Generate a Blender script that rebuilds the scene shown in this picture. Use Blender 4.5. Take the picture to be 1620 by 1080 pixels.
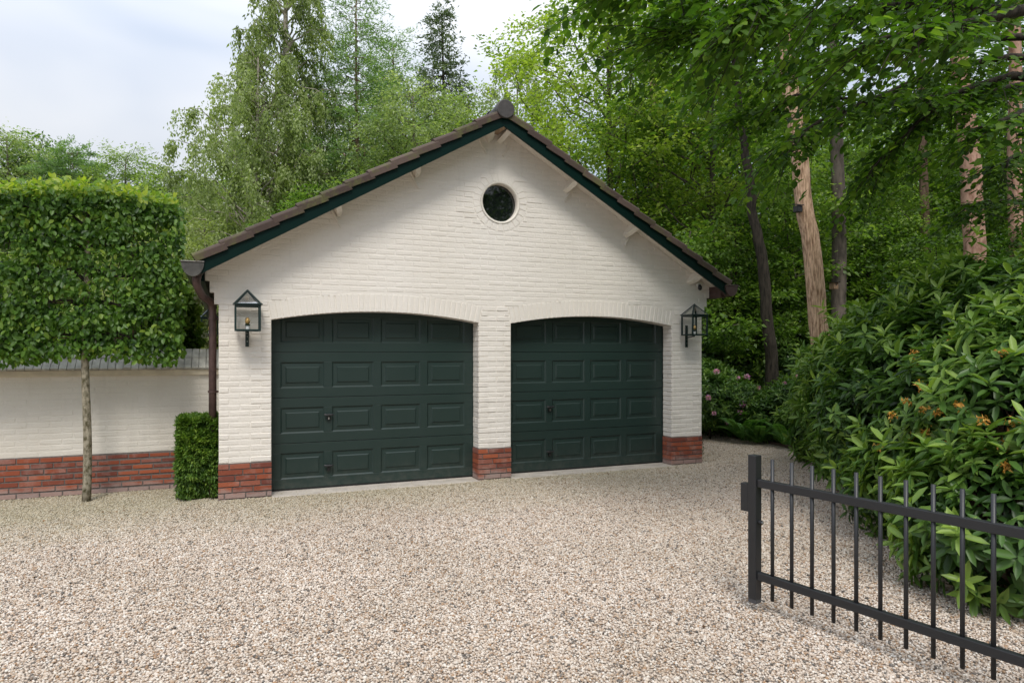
import bpy, math, random
import numpy as np
from mathutils import Vector, Matrix

random.seed(7)
RNG = np.random.default_rng(7)
S = bpy.context.scene
COL = S.collection
for o in list(bpy.data.objects):
    bpy.data.objects.remove(o)

# ------------------------------------------------------------------ camera
YAW = math.radians(22.5)
CAM_H = 1.65
cam = bpy.data.cameras.new('camera')
cam.lens = 24.0; cam.sensor_width = 36.0
cam.shift_y = 13.0 / 1620.0
cam.clip_start = 0.05; cam.clip_end = 600
camo = bpy.data.objects.new('camera', cam)
camo.location = (0, 0, CAM_H)
camo.rotation_euler = (math.radians(90), 0, -YAW)
COL.objects.link(camo)
S.camera = camo

# ------------------------------------------------------------------ world and sun
SUN_EL, SUN_AZ = math.radians(52), math.radians(200)     # azimuth clockwise from +Y
W = bpy.data.worlds.new('World'); S.world = W; W.use_nodes = True
nt = W.node_tree; nt.nodes.clear()
wo = nt.nodes.new('ShaderNodeOutputWorld')
sky = nt.nodes.new('ShaderNodeTexSky'); sky.sky_type = 'NISHITA'; sky.sun_disc = False
sky.sun_elevation = SUN_EL; sky.sun_rotation = SUN_AZ
sky.air_density = 1.0; sky.dust_density = 2.0; sky.ozone_density = 1.0
bg1 = nt.nodes.new('ShaderNodeBackground'); bg1.inputs[1].default_value = 0.08
nt.links.new(sky.outputs[0], bg1.inputs[0])
tc = nt.nodes.new('ShaderNodeTexCoord')
mp = nt.nodes.new('ShaderNodeMapping'); mp.inputs['Scale'].default_value = (1.0, 1.0, 2.6)
mp.inputs['Location'].default_value = (0.35, 0.1, 0.0)
nt.links.new(tc.outputs['Generated'], mp.inputs[0])
nz = nt.nodes.new('ShaderNodeTexNoise'); nz.inputs['Scale'].default_value = 1.5
nz.inputs['Detail'].default_value = 4; nz.inputs['Roughness'].default_value = 0.5
nz.inputs['Distortion'].default_value = 0.3
nt.links.new(mp.outputs[0], nz.inputs['Vector'])
cr = nt.nodes.new('ShaderNodeValToRGB')
cr.color_ramp.elements[0].position = 0.42; cr.color_ramp.elements[0].color = (0.60, 0.675, 0.81, 1)
cr.color_ramp.elements[1].position = 0.70; cr.color_ramp.elements[1].color = (0.97, 0.975, 0.985, 1)
nt.links.new(nz.outputs[0], cr.inputs[0])
bg2 = nt.nodes.new('ShaderNodeBackground')
sx = nt.nodes.new('ShaderNodeSeparateXYZ'); nt.links.new(tc.outputs['Generated'], sx.inputs[0])
mxz = nt.nodes.new('ShaderNodeMath'); mxz.operation = 'MAXIMUM'; mxz.inputs[1].default_value = 0.0
nt.links.new(sx.outputs[2], mxz.inputs[0])
mz = nt.nodes.new('ShaderNodeMath'); mz.operation = 'MULTIPLY_ADD'; mz.inputs[1].default_value = 1.3; mz.inputs[2].default_value = 0.41
nt.links.new(mxz.outputs[0], mz.inputs[0]); nt.links.new(mz.outputs[0], bg2.inputs[1])      # overcast sky: brighter overhead
nt.links.new(cr.outputs[0], bg2.inputs[0])
mx = nt.nodes.new('ShaderNodeMixShader'); mx.inputs[0].default_value = 0.88
nt.links.new(bg1.outputs[0], mx.inputs[1]); nt.links.new(bg2.outputs[0], mx.inputs[2])
nt.links.new(mx.outputs[0], wo.inputs[0])

sun = bpy.data.lights.new('sun', 'SUN'); sun.energy = 1.5; sun.angle = math.radians(18)
sun.color = (1.0, 0.95, 0.88)
suno = bpy.data.objects.new('sun', sun); COL.objects.link(suno)
sd = Vector((math.sin(SUN_AZ) * math.cos(SUN_EL), math.cos(SUN_AZ) * math.cos(SUN_EL), math.sin(SUN_EL)))
suno.rotation_euler = sd.to_track_quat('Z', 'Y').to_euler()
suno.location = (0, -5, 20)

S.view_settings.view_transform = 'Standard'; S.view_settings.look = 'None'
S.view_settings.gamma = 1.0; S.view_settings.exposure = 0.50
S.view_settings.use_curve_mapping = False
S.render.engine = 'CYCLES'
S.cycles.max_bounces = 7; S.cycles.diffuse_bounces = 4; S.cycles.glossy_bounces = 3
S.cycles.transmission_bounces = 5; S.cycles.transparent_max_bounces = 8
S.cycles.use_denoising = True
S.render.resolution_x = 1024; S.render.resolution_y = 682

# ------------------------------------------------------------------ placing helpers
F = 1080.0; HY = 553.0
def UD(u, d, z=0.0):
    return Vector((u * math.cos(YAW) + d * math.sin(YAW), -u * math.sin(YAW) + d * math.cos(YAW), z))
def P(px, py, d):
    return UD((px - 810) / F * d, d, CAM_H - (py - HY) / F * d)
def GX(px, d):
    v = UD((px - 810) / F * d, d); return (v.x, v.y)

# ------------------------------------------------------------------ tags
def tag(o, label=None, cat=None, group=None, kind=None):
    if label: o['label'] = label
    if cat: o['category'] = cat
    if group: o['group'] = group
    if kind: o['kind'] = kind
    return o
def empty(name, loc, label, cat, group=None, rz=0):
    o = bpy.data.objects.new(name, None); COL.objects.link(o)
    o.location = loc; o.rotation_euler = (0, 0, rz); o.empty_display_size = 0.2
    return tag(o, label, cat, group)
def link(name, me, mat, parent=None, loc=(0, 0, 0)):
    o = bpy.data.objects.new(name, me); COL.objects.link(o)
    if mat and not me.materials: me.materials.append(mat)
    if parent: o.parent = parent
    o.location = loc
    return o
def copy_tree(o, parent=None):
    c = o.copy(); COL.objects.link(c)
    if parent: c.parent = parent
    for ch in list(o.children): copy_tree(ch, c)
    return c

# ------------------------------------------------------------------ materials
def newmat(name):
    m = bpy.data.materials.new(name); m.use_nodes = True
    n = m.node_tree; b = n.nodes['Principled BSDF']
    return m, n, b
def pos_noise(n, scale, detail=3, rough=0.5, stretch=None):
    g = n.nodes.new('ShaderNodeNewGeometry')
    v = g.outputs['Position']
    if stretch:
        mpn = n.nodes.new('ShaderNodeMapping'); mpn.inputs['Scale'].default_value = stretch
        n.links.new(v, mpn.inputs[0]); v = mpn.outputs[0]
    t = n.nodes.new('ShaderNodeTexNoise'); t.inputs['Scale'].default_value = scale
    t.inputs['Detail'].default_value = detail; t.inputs['Roughness'].default_value = rough
    n.links.new(v, t.inputs['Vector'])
    return t.outputs[0]
def ramp(n, fac, stops):
    r = n.nodes.new('ShaderNodeValToRGB')
    e = r.color_ramp.elements
    while len(e) < len(stops): e.new(0.5)
    for i, (p, c) in enumerate(stops):
        e[i].position = p; e[i].color = (*c, 1) if len(c) == 3 else c
    n.links.new(fac, r.inputs[0])
    return r.outputs[0]
def mixc(n, fac, a, b, mode='MIX'):
    m = n.nodes.new('ShaderNodeMix'); m.data_type = 'RGBA'; m.blend_type = mode
    if isinstance(fac, (int, float)): m.inputs[0].default_value = fac
    else: n.links.new(fac, m.inputs[0])
    for k, v in ((6, a), (7, b)):
        if isinstance(v, tuple): m.inputs[k].default_value = (*v, 1)
        else: n.links.new(v, m.inputs[k])
    return m.outputs[2]
def bump(n, b, h, strength, dist):
    bp = n.nodes.new('ShaderNodeBump'); bp.inputs['Strength'].default_value = strength
    bp.inputs['Distance'].default_value = dist
    n.links.new(h, bp.inputs['Height']); n.links.new(bp.outputs[0], b.inputs['Normal'])
def simple(name, col, rough=0.6, metal=0.0, nscale=None, namt=0.25, bscale=None, bdist=0.001, spec=0.5, stretch=None):
    m, n, b = newmat(name)
    b.inputs['Roughness'].default_value = rough; b.inputs['Metallic'].default_value = metal
    b.inputs['Specular IOR Level'].default_value = spec
    b.inputs['Base Color'].default_value = (*col, 1)
    if nscale:
        lo = tuple(c * (1 - namt) for c in col); hi = tuple(min(1, c * (1 + namt)) for c in col)
        n.links.new(ramp(n, pos_noise(n, nscale, 4, 0.6, stretch), [(0.3, lo), (0.7, hi)]), b.inputs['Base Color'])
    if bscale: bump(n, b, pos_noise(n, bscale, 4, 0.6), 0.6, bdist)
    return m

def leafmat(name, c0, c1, c2, trans=0.35, rough=0.45, spec=0.4):
    m = bpy.data.materials.new(name); m.use_nodes = True
    n = m.node_tree; b = n.nodes['Principled BSDF']; out = n.nodes['Material Output']
    a = n.nodes.new('ShaderNodeAttribute'); a.attribute_name = 'tint'
    c = ramp(n, a.outputs['Fac'], [(0.0, c0), (0.5, c1), (1.0, c2)])
    n.links.new(c, b.inputs['Base Color'])
    b.inputs['Roughness'].default_value = rough; b.inputs['Specular IOR Level'].default_value = spec
    t = n.nodes.new('ShaderNodeBsdfTranslucent')
    tcx = mixc(n, 1.0, c, (1.35, 1.5, 0.6), 'MULTIPLY')
    n.links.new(tcx, t.inputs[0])
    mxs = n.nodes.new('ShaderNodeMixShader'); mxs.inputs[0].default_value = trans
    n.links.new(b.outputs[0], mxs.inputs[1]); n.links.new(t.outputs[0], mxs.inputs[2])
    n.links.new(mxs.outputs[0], out.inputs[0])
    return m
def barkmat(name, c0, c1, scale=14, stretch=(1, 1, 0.15), bd=0.02):
    m, n, b = newmat(name); b.inputs['Roughness'].default_value = 0.9
    b.inputs['Specular IOR Level'].default_value = 0.15
    h = pos_noise(n, scale, 5, 0.65, stretch)
    n.links.new(ramp(n, h, [(0.36, c0), (0.6, c1)]), b.inputs['Base Color'])
    bump(n, b, h, 1.0, bd)
    return m

M = {}
M['beech'] = leafmat('beech_leaf', (0.03, 0.07, 0.012), (0.15, 0.26, 0.045), (0.38, 0.49, 0.11), 0.48)
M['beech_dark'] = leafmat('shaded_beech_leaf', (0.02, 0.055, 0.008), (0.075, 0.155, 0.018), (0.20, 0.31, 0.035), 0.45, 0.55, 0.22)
M['beech_bright'] = leafmat('skylit_beech_leaf', (0.10, 0.17, 0.025), (0.28, 0.38, 0.06), (0.50, 0.57, 0.14), 0.52)  # leaf colour lightened to carry sky light shining through
M['hornbeam'] = leafmat('hornbeam_leaf', (0.03, 0.08, 0.012), (0.13, 0.25, 0.035), (0.38, 0.45, 0.06), 0.47, 0.42, 0.42)
M['birch'] = leafmat('birch_leaf', (0.12, 0.16, 0.06), (0.33, 0.40, 0.17), (0.54, 0.60, 0.30), 0.48)
M['oak'] = leafmat('oak_leaf', (0.06, 0.10, 0.03), (0.23, 0.32, 0.095), (0.44, 0.52, 0.19), 0.47)
M['grey'] = leafmat('silver_leaf', (0.08, 0.12, 0.05), (0.28, 0.35, 0.16), (0.52, 0.57, 0.32), 0.46)
M['larch'] = leafmat('larch_needle', (0.07, 0.13, 0.05), (0.21, 0.33, 0.13), (0.38, 0.50, 0.22), 0.46)
M['spruce'] = leafmat('spruce_needle', (0.06, 0.09, 0.045), (0.12, 0.17, 0.08), (0.22, 0.27, 0.12), 0.3)
M['palebush'] = leafmat('pale_bush_leaf', (0.16, 0.20, 0.07), (0.30, 0.35, 0.14), (0.44, 0.48, 0.22), 0.42)
M['tallspruce'] = leafmat('drooping_spruce_needle', (0.09, 0.12, 0.05), (0.30, 0.37, 0.14), (0.52, 0.58, 0.26), 0.47)
M['rhodo'] = leafmat('rhododendron_leaf', (0.018, 0.05, 0.011), (0.085, 0.175, 0.032), (0.27, 0.39, 0.075), 0.3, 0.40, 0.4)
M['laurel'] = leafmat('laurel_leaf', (0.02, 0.05, 0.012), (0.045, 0.095, 0.022), (0.11, 0.18, 0.035), 0.22, 0.38, 0.5)
M['yew'] = leafmat('yew_needle', (0.03, 0.08, 0.013), (0.11, 0.21, 0.028), (0.32, 0.44, 0.07), 0.35, 0.5)
M['fern'] = leafmat('fern_leaf', (0.04, 0.10, 0.02), (0.08, 0.19, 0.04), (0.16, 0.3, 0.06), 0.4)
M['litter'] = leafmat('dry_litter', (0.09, 0.05, 0.025), (0.24, 0.13, 0.065), (0.42, 0.26, 0.13), 0.1, 0.8, 0.1)
M['orange'] = leafmat('orange_petal', (0.30, 0.13, 0.03), (0.62, 0.31, 0.06), (0.75, 0.48, 0.14), 0.3, 0.7, 0.2)
M['pink'] = leafmat('pink_petal', (0.55, 0.22, 0.50), (0.75, 0.38, 0.68), (0.85, 0.62, 0.75), 0.35, 0.6, 0.2)
M['whitepetal'] = leafmat('white_petal', (0.6, 0.6, 0.5), (0.75, 0.75, 0.68), (0.8, 0.8, 0.75), 0.3, 0.6, 0.2)

M['bark_pine'] = barkmat('pine_bark', (0.24, 0.14, 0.08), (0.72, 0.50, 0.34), 42, (1, 1, 0.13), 0.03)
M['bark_red'] = barkmat('red_pine_bark', (0.27, 0.145, 0.10), (0.50, 0.32, 0.235), 14, (1, 1, 0.5), 0.008)
M['bark_grey'] = barkmat('grey_bark', (0.07, 0.06, 0.05), (0.17, 0.14, 0.115), 10, (1, 1, 0.3), 0.006)
M['bark_dark'] = barkmat('dark_bark', (0.02, 0.018, 0.014), (0.06, 0.05, 0.038), 24, (1, 1, 0.2), 0.015)
M['bark_pale'] = barkmat('pale_bark', (0.16, 0.14, 0.11), (0.42, 0.38, 0.32), 12, (1, 1, 0.7), 0.006)
M['bark_brown'] = barkmat('brown_bark', (0.10, 0.065, 0.045), (0.27, 0.18, 0.13), 12, (1, 1, 0.3), 0.01)
M['bark_hornbeam'] = barkmat('hornbeam_bark', (0.08, 0.07, 0.035), (0.36, 0.32, 0.24), 26, (1, 1, 0.6), 0.004)

# painted brick
def painted(name, col, dark):
    m, n, b = newmat(name); b.inputs['Roughness'].default_value = 0.55
    b.inputs['Specular IOR Level'].default_value = 0.35
    a = ramp(n, pos_noise(n, 0.9, 5, 0.6, (1, 1, 0.6)), [(0.35, dark), (0.62, col)])
    c = mixc(n, ramp(n, pos_noise(n, 26, 3, 0.6, (1, 1, 2.2)), [(0.62, (0, 0, 0)), (0.8, (0.35, 0.35, 0.35))]), a, tuple(x * 0.72 for x in dark))
    c = mixc(n, ramp(n, pos_noise(n, 5, 5, 0.65, (1, 1, 0.12)), [(0.56, (0, 0, 0)), (0.78, (0.4, 0.4, 0.4))]), c, tuple(x * 0.78 for x in dark))
    n.links.new(c, b.inputs['Base Color'])
    bump(n, b, pos_noise(n, 30, 4, 0.6, (1, 1, 2.4)), 0.7, 0.006)
    return m
M['paint'] = painted('cream_painted_brick', (0.83, 0.785, 0.715), (0.79, 0.74, 0.66))
M['paint_wall'] = painted('garden_wall_paint', (0.76, 0.72, 0.64), (0.68, 0.63, 0.545))
M['trim'] = simple('cream_trim_paint', (0.78, 0.73, 0.64), 0.45, nscale=6, namt=0.06)
def redbrick():
    m, n, b = newmat('red_brick'); b.inputs['Roughness'].default_value = 0.85
    oi = n.nodes.new('ShaderNodeObjectInfo')
    base = ramp(n, oi.outputs['Random'], [(0.0, (0.16, 0.045, 0.03)), (0.4, (0.28, 0.068, 0.03)), (0.75, (0.37, 0.095, 0.038)), (1.0, (0.25, 0.10, 0.075))])
    c = mixc(n, ramp(n, pos_noise(n, 30, 4, 0.7), [(0.5, (0, 0, 0)), (0.78, (0.55, 0.55, 0.55))]), base, (0.20, 0.05, 0.03))
    c = mixc(n, ramp(n, pos_noise(n, 5, 5, 0.7), [(0.5, (0, 0, 0)), (0.75, (0.6, 0.6, 0.6))]), c, (0.42, 0.30, 0.26))
    # efflorescence low on the wall
    g = n.nodes.new('ShaderNodeNewGeometry'); sp = n.nodes.new('ShaderNodeSeparateXYZ'); n.links.new(g.outputs[0], sp.inputs[0])
    ad = n.nodes.new('ShaderNodeMath'); ad.operation = 'MULTIPLY_ADD'; ad.inputs[1].default_value = 0.22; ad.inputs[2].default_value = 0
    n.links.new(pos_noise(n, 3.5, 4, 0.6), ad.inputs[0])
    sb = n.nodes.new('ShaderNodeMath'); sb.operation = 'SUBTRACT'; n.links.new(ad.outputs[0], sb.inputs[0]); n.links.new(sp.outputs[2], sb.inputs[1])
    c = mixc(n, ramp(n, sb.outputs[0], [(0.0, (0, 0, 0)), (0.07, (0.7, 0.7, 0.7))]), c, (0.38, 0.31, 0.28))
    n.links.new(c, b.inputs['Base Color'])
    bump(n, b, pos_noise(n, 60, 4, 0.7), 0.8, 0.004)
    return m
M['red'] = redbrick()
M['mortar'] = simple('grey_mortar', (0.16, 0.14, 0.125), 0.95, nscale=30, bscale=90, bdist=0.003)
M['coping'] = simple('weathered_grey_coping', (0.46, 0.45, 0.40), 0.75, nscale=9, namt=0.3, bscale=50, bdist=0.003)
M['cornice'] = simple('cream_cornice_paint', (0.66, 0.58, 0.44), 0.7, nscale=7, namt=0.12, bscale=40, bdist=0.003)
def tilem():
    m, n, b = newmat('brown_roof_tile'); b.inputs['Roughness'].default_value = 0.75; b.inputs['Specular IOR Level'].default_value = 0.25
    oi = n.nodes.new('ShaderNodeObjectInfo')
    base = ramp(n, oi.outputs['Random'], [(0, (0.06, 0.042, 0.034)), (0.5, (0.09, 0.063, 0.052)), (1, (0.13, 0.093, 0.077))])
    c = mixc(n, ramp(n, pos_noise(n, 14, 5, 0.7), [(0.45, (0, 0, 0)), (0.75, (0.6, 0.6, 0.6))]), base, (0.08, 0.06, 0.05))
    c = mixc(n, ramp(n, pos_noise(n, 3.2, 5, 0.75), [(0.50, (0, 0, 0)), (0.66, (0.8, 0.8, 0.8))]), c, (0.12, 0.13, 0.04))
    n.links.new(c, b.inputs['Base Color']); bump(n, b, pos_noise(n, 70, 3, 0.7), 0.6, 0.002)
    return m
M['tile'] = tilem()
M['ridge'] = simple('dark_ridge_cap', (0.055, 0.048, 0.045), 0.5, nscale=20, bscale=80, bdist=0.001)
M['fascia'] = simple('dark_green_gloss_paint', (0.003, 0.016, 0.013), 0.33, spec=0.13, bscale=60, bdist=0.0006)
M['copper'] = simple('weathered_brown_copper', (0.10, 0.062, 0.055), 0.42, metal=0.35, nscale=12, namt=0.3)
M['gutter'] = simple('dull_bronze_gutter', (0.10, 0.095, 0.085), 0.4, metal=0.4, nscale=14, namt=0.35)
def doorm():
    m, n, b = newmat('dark_green_door_enamel'); b.inputs['Roughness'].default_value = 0.36
    b.inputs['Base Color'].default_value = (0.018, 0.036, 0.031, 1)
    b.inputs['Specular IOR Level'].default_value = 0.5
    g = n.nodes.new('ShaderNodeNewGeometry'); sp = n.nodes.new('ShaderNodeSeparateXYZ'); n.links.new(g.outputs[0], sp.inputs[0])
    mr = n.nodes.new('ShaderNodeMapRange'); mr.inputs[1].default_value = 0.0; mr.inputs[2].default_value = 0.35; mr.inputs[3].default_value = 0.5; mr.inputs[4].default_value = 0.0
    n.links.new(sp.outputs[2], mr.inputs[0])
    sm = n.nodes.new('ShaderNodeMath'); sm.operation = 'MULTIPLY'; n.links.new(mr.outputs[0], sm.inputs[0]); n.links.new(ramp(n, pos_noise(n, 9, 5, 0.7), [(0.4, (0, 0, 0)), (0.7, (0.5, 0.5, 0.5))]), sm.inputs[1])
    n.links.new(mixc(n, sm.outputs[0], (0.018, 0.036, 0.031), (0.16, 0.15, 0.13)), b.inputs['Base Color'])
    h = pos_noise(n, 60, 3, 0.6, (0.35, 1, 3.0))
    n.links.new(ramp(n, pos_noise(n, 1.5, 4, 0.6), [(0.3, (0.32, 0.32, 0.32)), (0.7, (0.44, 0.44, 0.44))]), b.inputs['Roughness'])
    bump(n, b, h, 0.5, 0.0012)
    return m
M['door'] = doorm()
M['rubber'] = simple('black_rubber', (0.012, 0.012, 0.012), 0.7)
M['black'] = simple('black_metal', (0.012, 0.013, 0.014), 0.4)
M['steel'] = simple('bright_steel', (0.6, 0.6, 0.6), 0.3, metal=1)
M['lantern'] = simple('lantern_green_black_paint', (0.012, 0.028, 0.026), 0.3, spec=0.6)
M['gate'] = simple('anthracite_powder_coat', (0.019, 0.020, 0.022), 0.40, bscale=300, bdist=0.0004)
M['gatecap'] = simple('grey_plastic_foot', (0.06, 0.06, 0.065), 0.6)
M['brass'] = simple('brass_burner', (0.65, 0.42, 0.16), 0.35, metal=0.8)
M['white'] = simple('white_plastic', (0.75, 0.75, 0.73), 0.4)
M['concrete'] = simple('pale_concrete', (0.50, 0.45, 0.39), 0.9, nscale=5, namt=0.2, bscale=60, bdist=0.003)
M['wood'] = simple('weathered_timber', (0.22, 0.14, 0.08), 0.8, nscale=20)
M['wood2'] = simple('bare_ridge_beam', (0.42, 0.30, 0.19), 0.7, nscale=8)
M['pole'] = simple('bamboo_cane', (0.15, 0.09, 0.06), 0.8, nscale=20)
M['edge'] = simple('rusty_edging', (0.09, 0.06, 0.045), 0.8, nscale=8)
def glassm(nm, base):
    m = bpy.data.materials.new(nm); m.use_nodes = True; n = m.node_tree
    out = n.nodes['Material Output']
    tr = n.nodes.new('ShaderNodeBsdfTransparent'); tr.inputs[0].default_value = (0.985, 0.99, 0.985, 1)
    gl = n.nodes.new('ShaderNodeBsdfGlossy'); gl.inputs['Roughness'].default_value = 0.02
    lw = n.nodes.new('ShaderNodeLayerWeight'); lw.inputs[0].default_value = 0.5
    pw = n.nodes.new('ShaderNodeMath'); pw.operation = 'POWER'; pw.inputs[1].default_value = 4.0; n.links.new(lw.outputs['Facing'], pw.inputs[0])
    fr = n.nodes.new('ShaderNodeMath'); fr.operation = 'MULTIPLY_ADD'; fr.inputs[1].default_value = 0.8; fr.inputs[2].default_value = base; n.links.new(pw.outputs[0], fr.inputs[0])
    mm = n.nodes.new('ShaderNodeMixShader')
    n.links.new(fr.outputs[0], mm.inputs[0]); n.links.new(tr.outputs[0], mm.inputs[1]); n.links.new(gl.outputs[0], mm.inputs[2])
    n.links.new(mm.outputs[0], out.inputs[0]); return m
M['glass'] = glassm('clear_glass', 0.05); M['roofglass'] = glassm('lantern_roof_glass', 0.34)
mm_, nn_, bb_ = newmat('dark_window_glass')
bb_.inputs['Base Color'].default_value = (0.006, 0.008, 0.008, 1); bb_.inputs['Roughness'].default_value = 0.03
bb_.inputs['Specular IOR Level'].default_value = 1.0
M['darkglass'] = mm_

# gravel
def gravelm():
    m, n, b = newmat('gravel_stone'); b.inputs['Roughness'].default_value = 0.8
    b.inputs['Specular IOR Level'].default_value = 0.3
    a = n.nodes.new('ShaderNodeAttribute'); a.attribute_name = 'tint'
    c = ramp(n, a.outputs['Fac'], [(0.0, (0.09, 0.088, 0.085)), (0.07, (0.22, 0.20, 0.185)), (0.13, (0.40, 0.24, 0.13)), (0.21, (0.52, 0.40, 0.30)),
                                  (0.42, (0.64, 0.54, 0.455)), (0.75, (0.74, 0.65, 0.57)), (1.0, (0.86, 0.82, 0.77))])
    big = ramp(n, pos_noise(n, 0.55, 4, 0.6), [(0.34, (0.82, 0.80, 0.75)), (0.60, (0.97, 0.955, 0.925))])
    c2 = mixc(n, 1.0, c, big, 'MULTIPLY')
    g = n.nodes.new('ShaderNodeNewGeometry'); sp = n.nodes.new('ShaderNodeSeparateXYZ'); n.links.new(g.outputs[0], sp.inputs[0])
    ms = n.nodes.new('ShaderNodeMath'); ms.operation = 'MULTIPLY_ADD'; ms.inputs[1].default_value = 2.2; n.links.new(pos_noise(n, 1.1, 4, 0.6), ms.inputs[0]); n.links.new(sp.outputs[1], ms.inputs[2])
    mr = n.nodes.new('ShaderNodeMapRange'); mr.inputs[1].default_value = 7.5; mr.inputs[2].default_value = 9.3; mr.inputs[3].default_value = 0.0; mr.inputs[4].default_value = 0.6
    n.links.new(ms.outputs[0], mr.inputs[0])
    mr2 = n.nodes.new('ShaderNodeMapRange'); mr2.inputs[1].default_value = 5.0; mr2.inputs[2].default_value = 7.0; mr2.inputs[3].default_value = 1.0; mr2.inputs[4].default_value = 0.25
    n.links.new(sp.outputs[0], mr2.inputs[0])
    mm2 = n.nodes.new('ShaderNodeMath'); mm2.operation = 'MULTIPLY'; n.links.new(mr.outputs[0], mm2.inputs[0]); n.links.new(mr2.outputs[0], mm2.inputs[1])
    c2 = mixc(n, mm2.outputs[0], c2, (0.36, 0.33, 0.20))
    c3 = mixc(n, ramp(n, pos_noise(n, 130, 2, 0.5), [(0.4, (0, 0, 0)), (0.9, (0.5, 0.5, 0.5))]), c2, (0.4, 0.33, 0.27))
    n.links.new(c3, b.inputs['Base Color'])
    return m
M['gravel'] = gravelm()
M['gravelbed'] = simple('gravel_bed', (0.44, 0.37, 0.31), 0.95, nscale=60, namt=0.45, bscale=90, bdist=0.01)
m_, n_, b_ = newmat('woodland_floor'); b_.inputs['Roughness'].default_value = 0.95
cc = ramp(n_, pos_noise(n_, 5, 6, 0.7), [(0.35, (0.035, 0.028, 0.016)), (0.5, (0.10, 0.065, 0.035)), (0.62, (0.06, 0.075, 0.02)), (0.75, (0.05, 0.09, 0.02))])
n_.links.new(cc, b_.inputs['Base Color']); bump(n_, b_, pos_noise(n_, 30, 4, 0.7), 1.0, 0.03)
M['floor'] = m_
M['dark_in'] = simple('dark_interior', (0.03, 0.03, 0.03), 0.9)

# ------------------------------------------------------------------ mesh builder
class MB:
    def __init__(s): s.v = []; s.f = []
    def add(s, vs, fs):
        k = len(s.v); s.v += [tuple(v) for v in vs]; s.f += [tuple(i + k for i in f) for f in fs]
    def box(s, x0, x1, y0, y1, z0, z1):
        s.add([(x0, y0, z0), (x1, y0, z0), (x1, y1, z0), (x0, y1, z0), (x0, y0, z1), (x1, y0, z1), (x1, y1, z1), (x0, y1, z1)],
              [(0, 3, 2, 1), (4, 5, 6, 7), (0, 1, 5, 4), (1, 2, 6, 5), (2, 3, 7, 6), (3, 0, 4, 7)])
        return s
    def bar(s, a, b, w, h=None, up=(0, 0, 1)):
        a = Vector(a); b = Vector(b); h = h or w
        d = (b - a).normalized(); u = Vector(up)
        if abs(d.dot(u)) > 0.98: u = Vector((0, 1, 0))
        x = d.cross(u).normalized() * w / 2; y = x.cross(d).normalized() * h / 2
        s.add([a - x - y, a + x - y, a + x + y, a - x + y, b - x - y, b + x - y, b + x + y, b - x + y],
              [(0, 3, 2, 1), (4, 5, 6, 7), (0, 1, 5, 4), (1, 2, 6, 5), (2, 3, 7, 6), (3, 0, 4, 7)])
        return s
    def tube(s, pts, rad, n=8, cap=True):
        pts = [Vector(p) for p in pts]
        if isinstance(rad, (int, float)): rad = [rad] * len(pts)
        k = len(s.v); up = Vector((0.13, 0.99, 0.05))
        for i, p in enumerate(pts):
            d = (pts[min(i + 1, len(pts) - 1)] - pts[max(i - 1, 0)])
            if d.length < 1e-9: d = Vector((0, 0, 1))
            d.normalize()
            if abs(d.dot(up)) > 0.95: u2 = Vector((1, 0, 0))
            else: u2 = up
            x = d.cross(u2).normalized(); y = x.cross(d)
            for j in range(n):
                a = 2 * math.pi * j / n
                s.v.append(tuple(p + (x * math.cos(a) + y * math.sin(a)) * rad[i]))
        for i in range(len(pts) - 1):
            for j in range(n):
                j2 = (j + 1) % n
                s.f.append((k + i * n + j, k + i * n + j2, k + (i + 1) * n + j2, k + (i + 1) * n + j))
        if cap:
            s.f.append(tuple(k + j for j in range(n))[::-1]); s.f.append(tuple(k + (len(pts) - 1) * n + j for j in range(n)))
        return s
    def quadbrick(s, c, y, proud, ins=0.005, tilt=0.0):
        """brick face: 4 corners (x,z) counter-clockwise seen from the front (-Y), standing proud of plane y"""
        cx = sum(p[0] for p in c) / 4; cz = sum(p[1] for p in c) / 4
        fr = []
        for (x, z) in c:
            dx = cx - x; dz = cz - z
            fr.append((x + math.copysign(min(ins, abs(dx)), dx), z + math.copysign(min(ins, abs(dz)), dz)))
        vs = [(x, y + 0.004, z) for x, z in c] + [(x, y - proud + tilt * (z - cz), z) for x, z in fr]
        s.add(vs, [(4, 5, 6, 7), (0, 1, 5, 4), (1, 2, 6, 5), (2, 3, 7, 6), (3, 0, 4, 7)])
    def mesh(s, name, origin=(0, 0, 0), smooth=False):
        me = bpy.data.meshes.new(name)
        ox, oy, oz = origin
        me.from_pydata([(x - ox, y - oy, z - oz) for x, y, z in s.v], [], s.f)
        if smooth: me.polygons.foreach_set('use_smooth', [True] * len(me.polygons))
        me.update(); return me
    def build(s, name, mat, parent=None, origin=None, smooth=False, bevel=None):
        if origin is None: origin = parent_origin(parent)
        o = link(name, s.mesh(name, origin, smooth), mat, parent)
        if bevel:
            b = o.modifiers.new('bevel', 'BEVEL'); b.width = bevel; b.segments = 2; b.limit_method = 'ANGLE'
        return o
def parent_origin(p):
    v = Vector((0, 0, 0))
    while p: v += p.location; p = p.parent
    return v

def np_mesh(name, V, Fq, tint=None, origin=(0, 0, 0)):
    me = bpy.data.meshes.new(name)
    V = np.asarray(V, np.float32) - np.asarray(origin, np.float32)
    nv, nf, k = len(V), len(Fq), Fq.shape[1]
    me.vertices.add(nv); me.vertices.foreach_set('co', V.ravel())
    me.loops.add(nf * k); me.loops.foreach_set('vertex_index', Fq.astype(np.int32).ravel())
    me.polygons.add(nf); me.polygons.foreach_set('loop_start', np.arange(0, nf * k, k, dtype=np.int32))
    try: me.polygons.foreach_set('loop_total', np.full(nf, k, dtype=np.int32))
    except Exception: pass
    if tint is not None:
        a = me.attributes.new('tint', 'FLOAT', 'POINT'); a.data.foreach_set('value', tint.astype(np.float32))
    me.update(calc_edges=True); me.validate()
    return me

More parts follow.
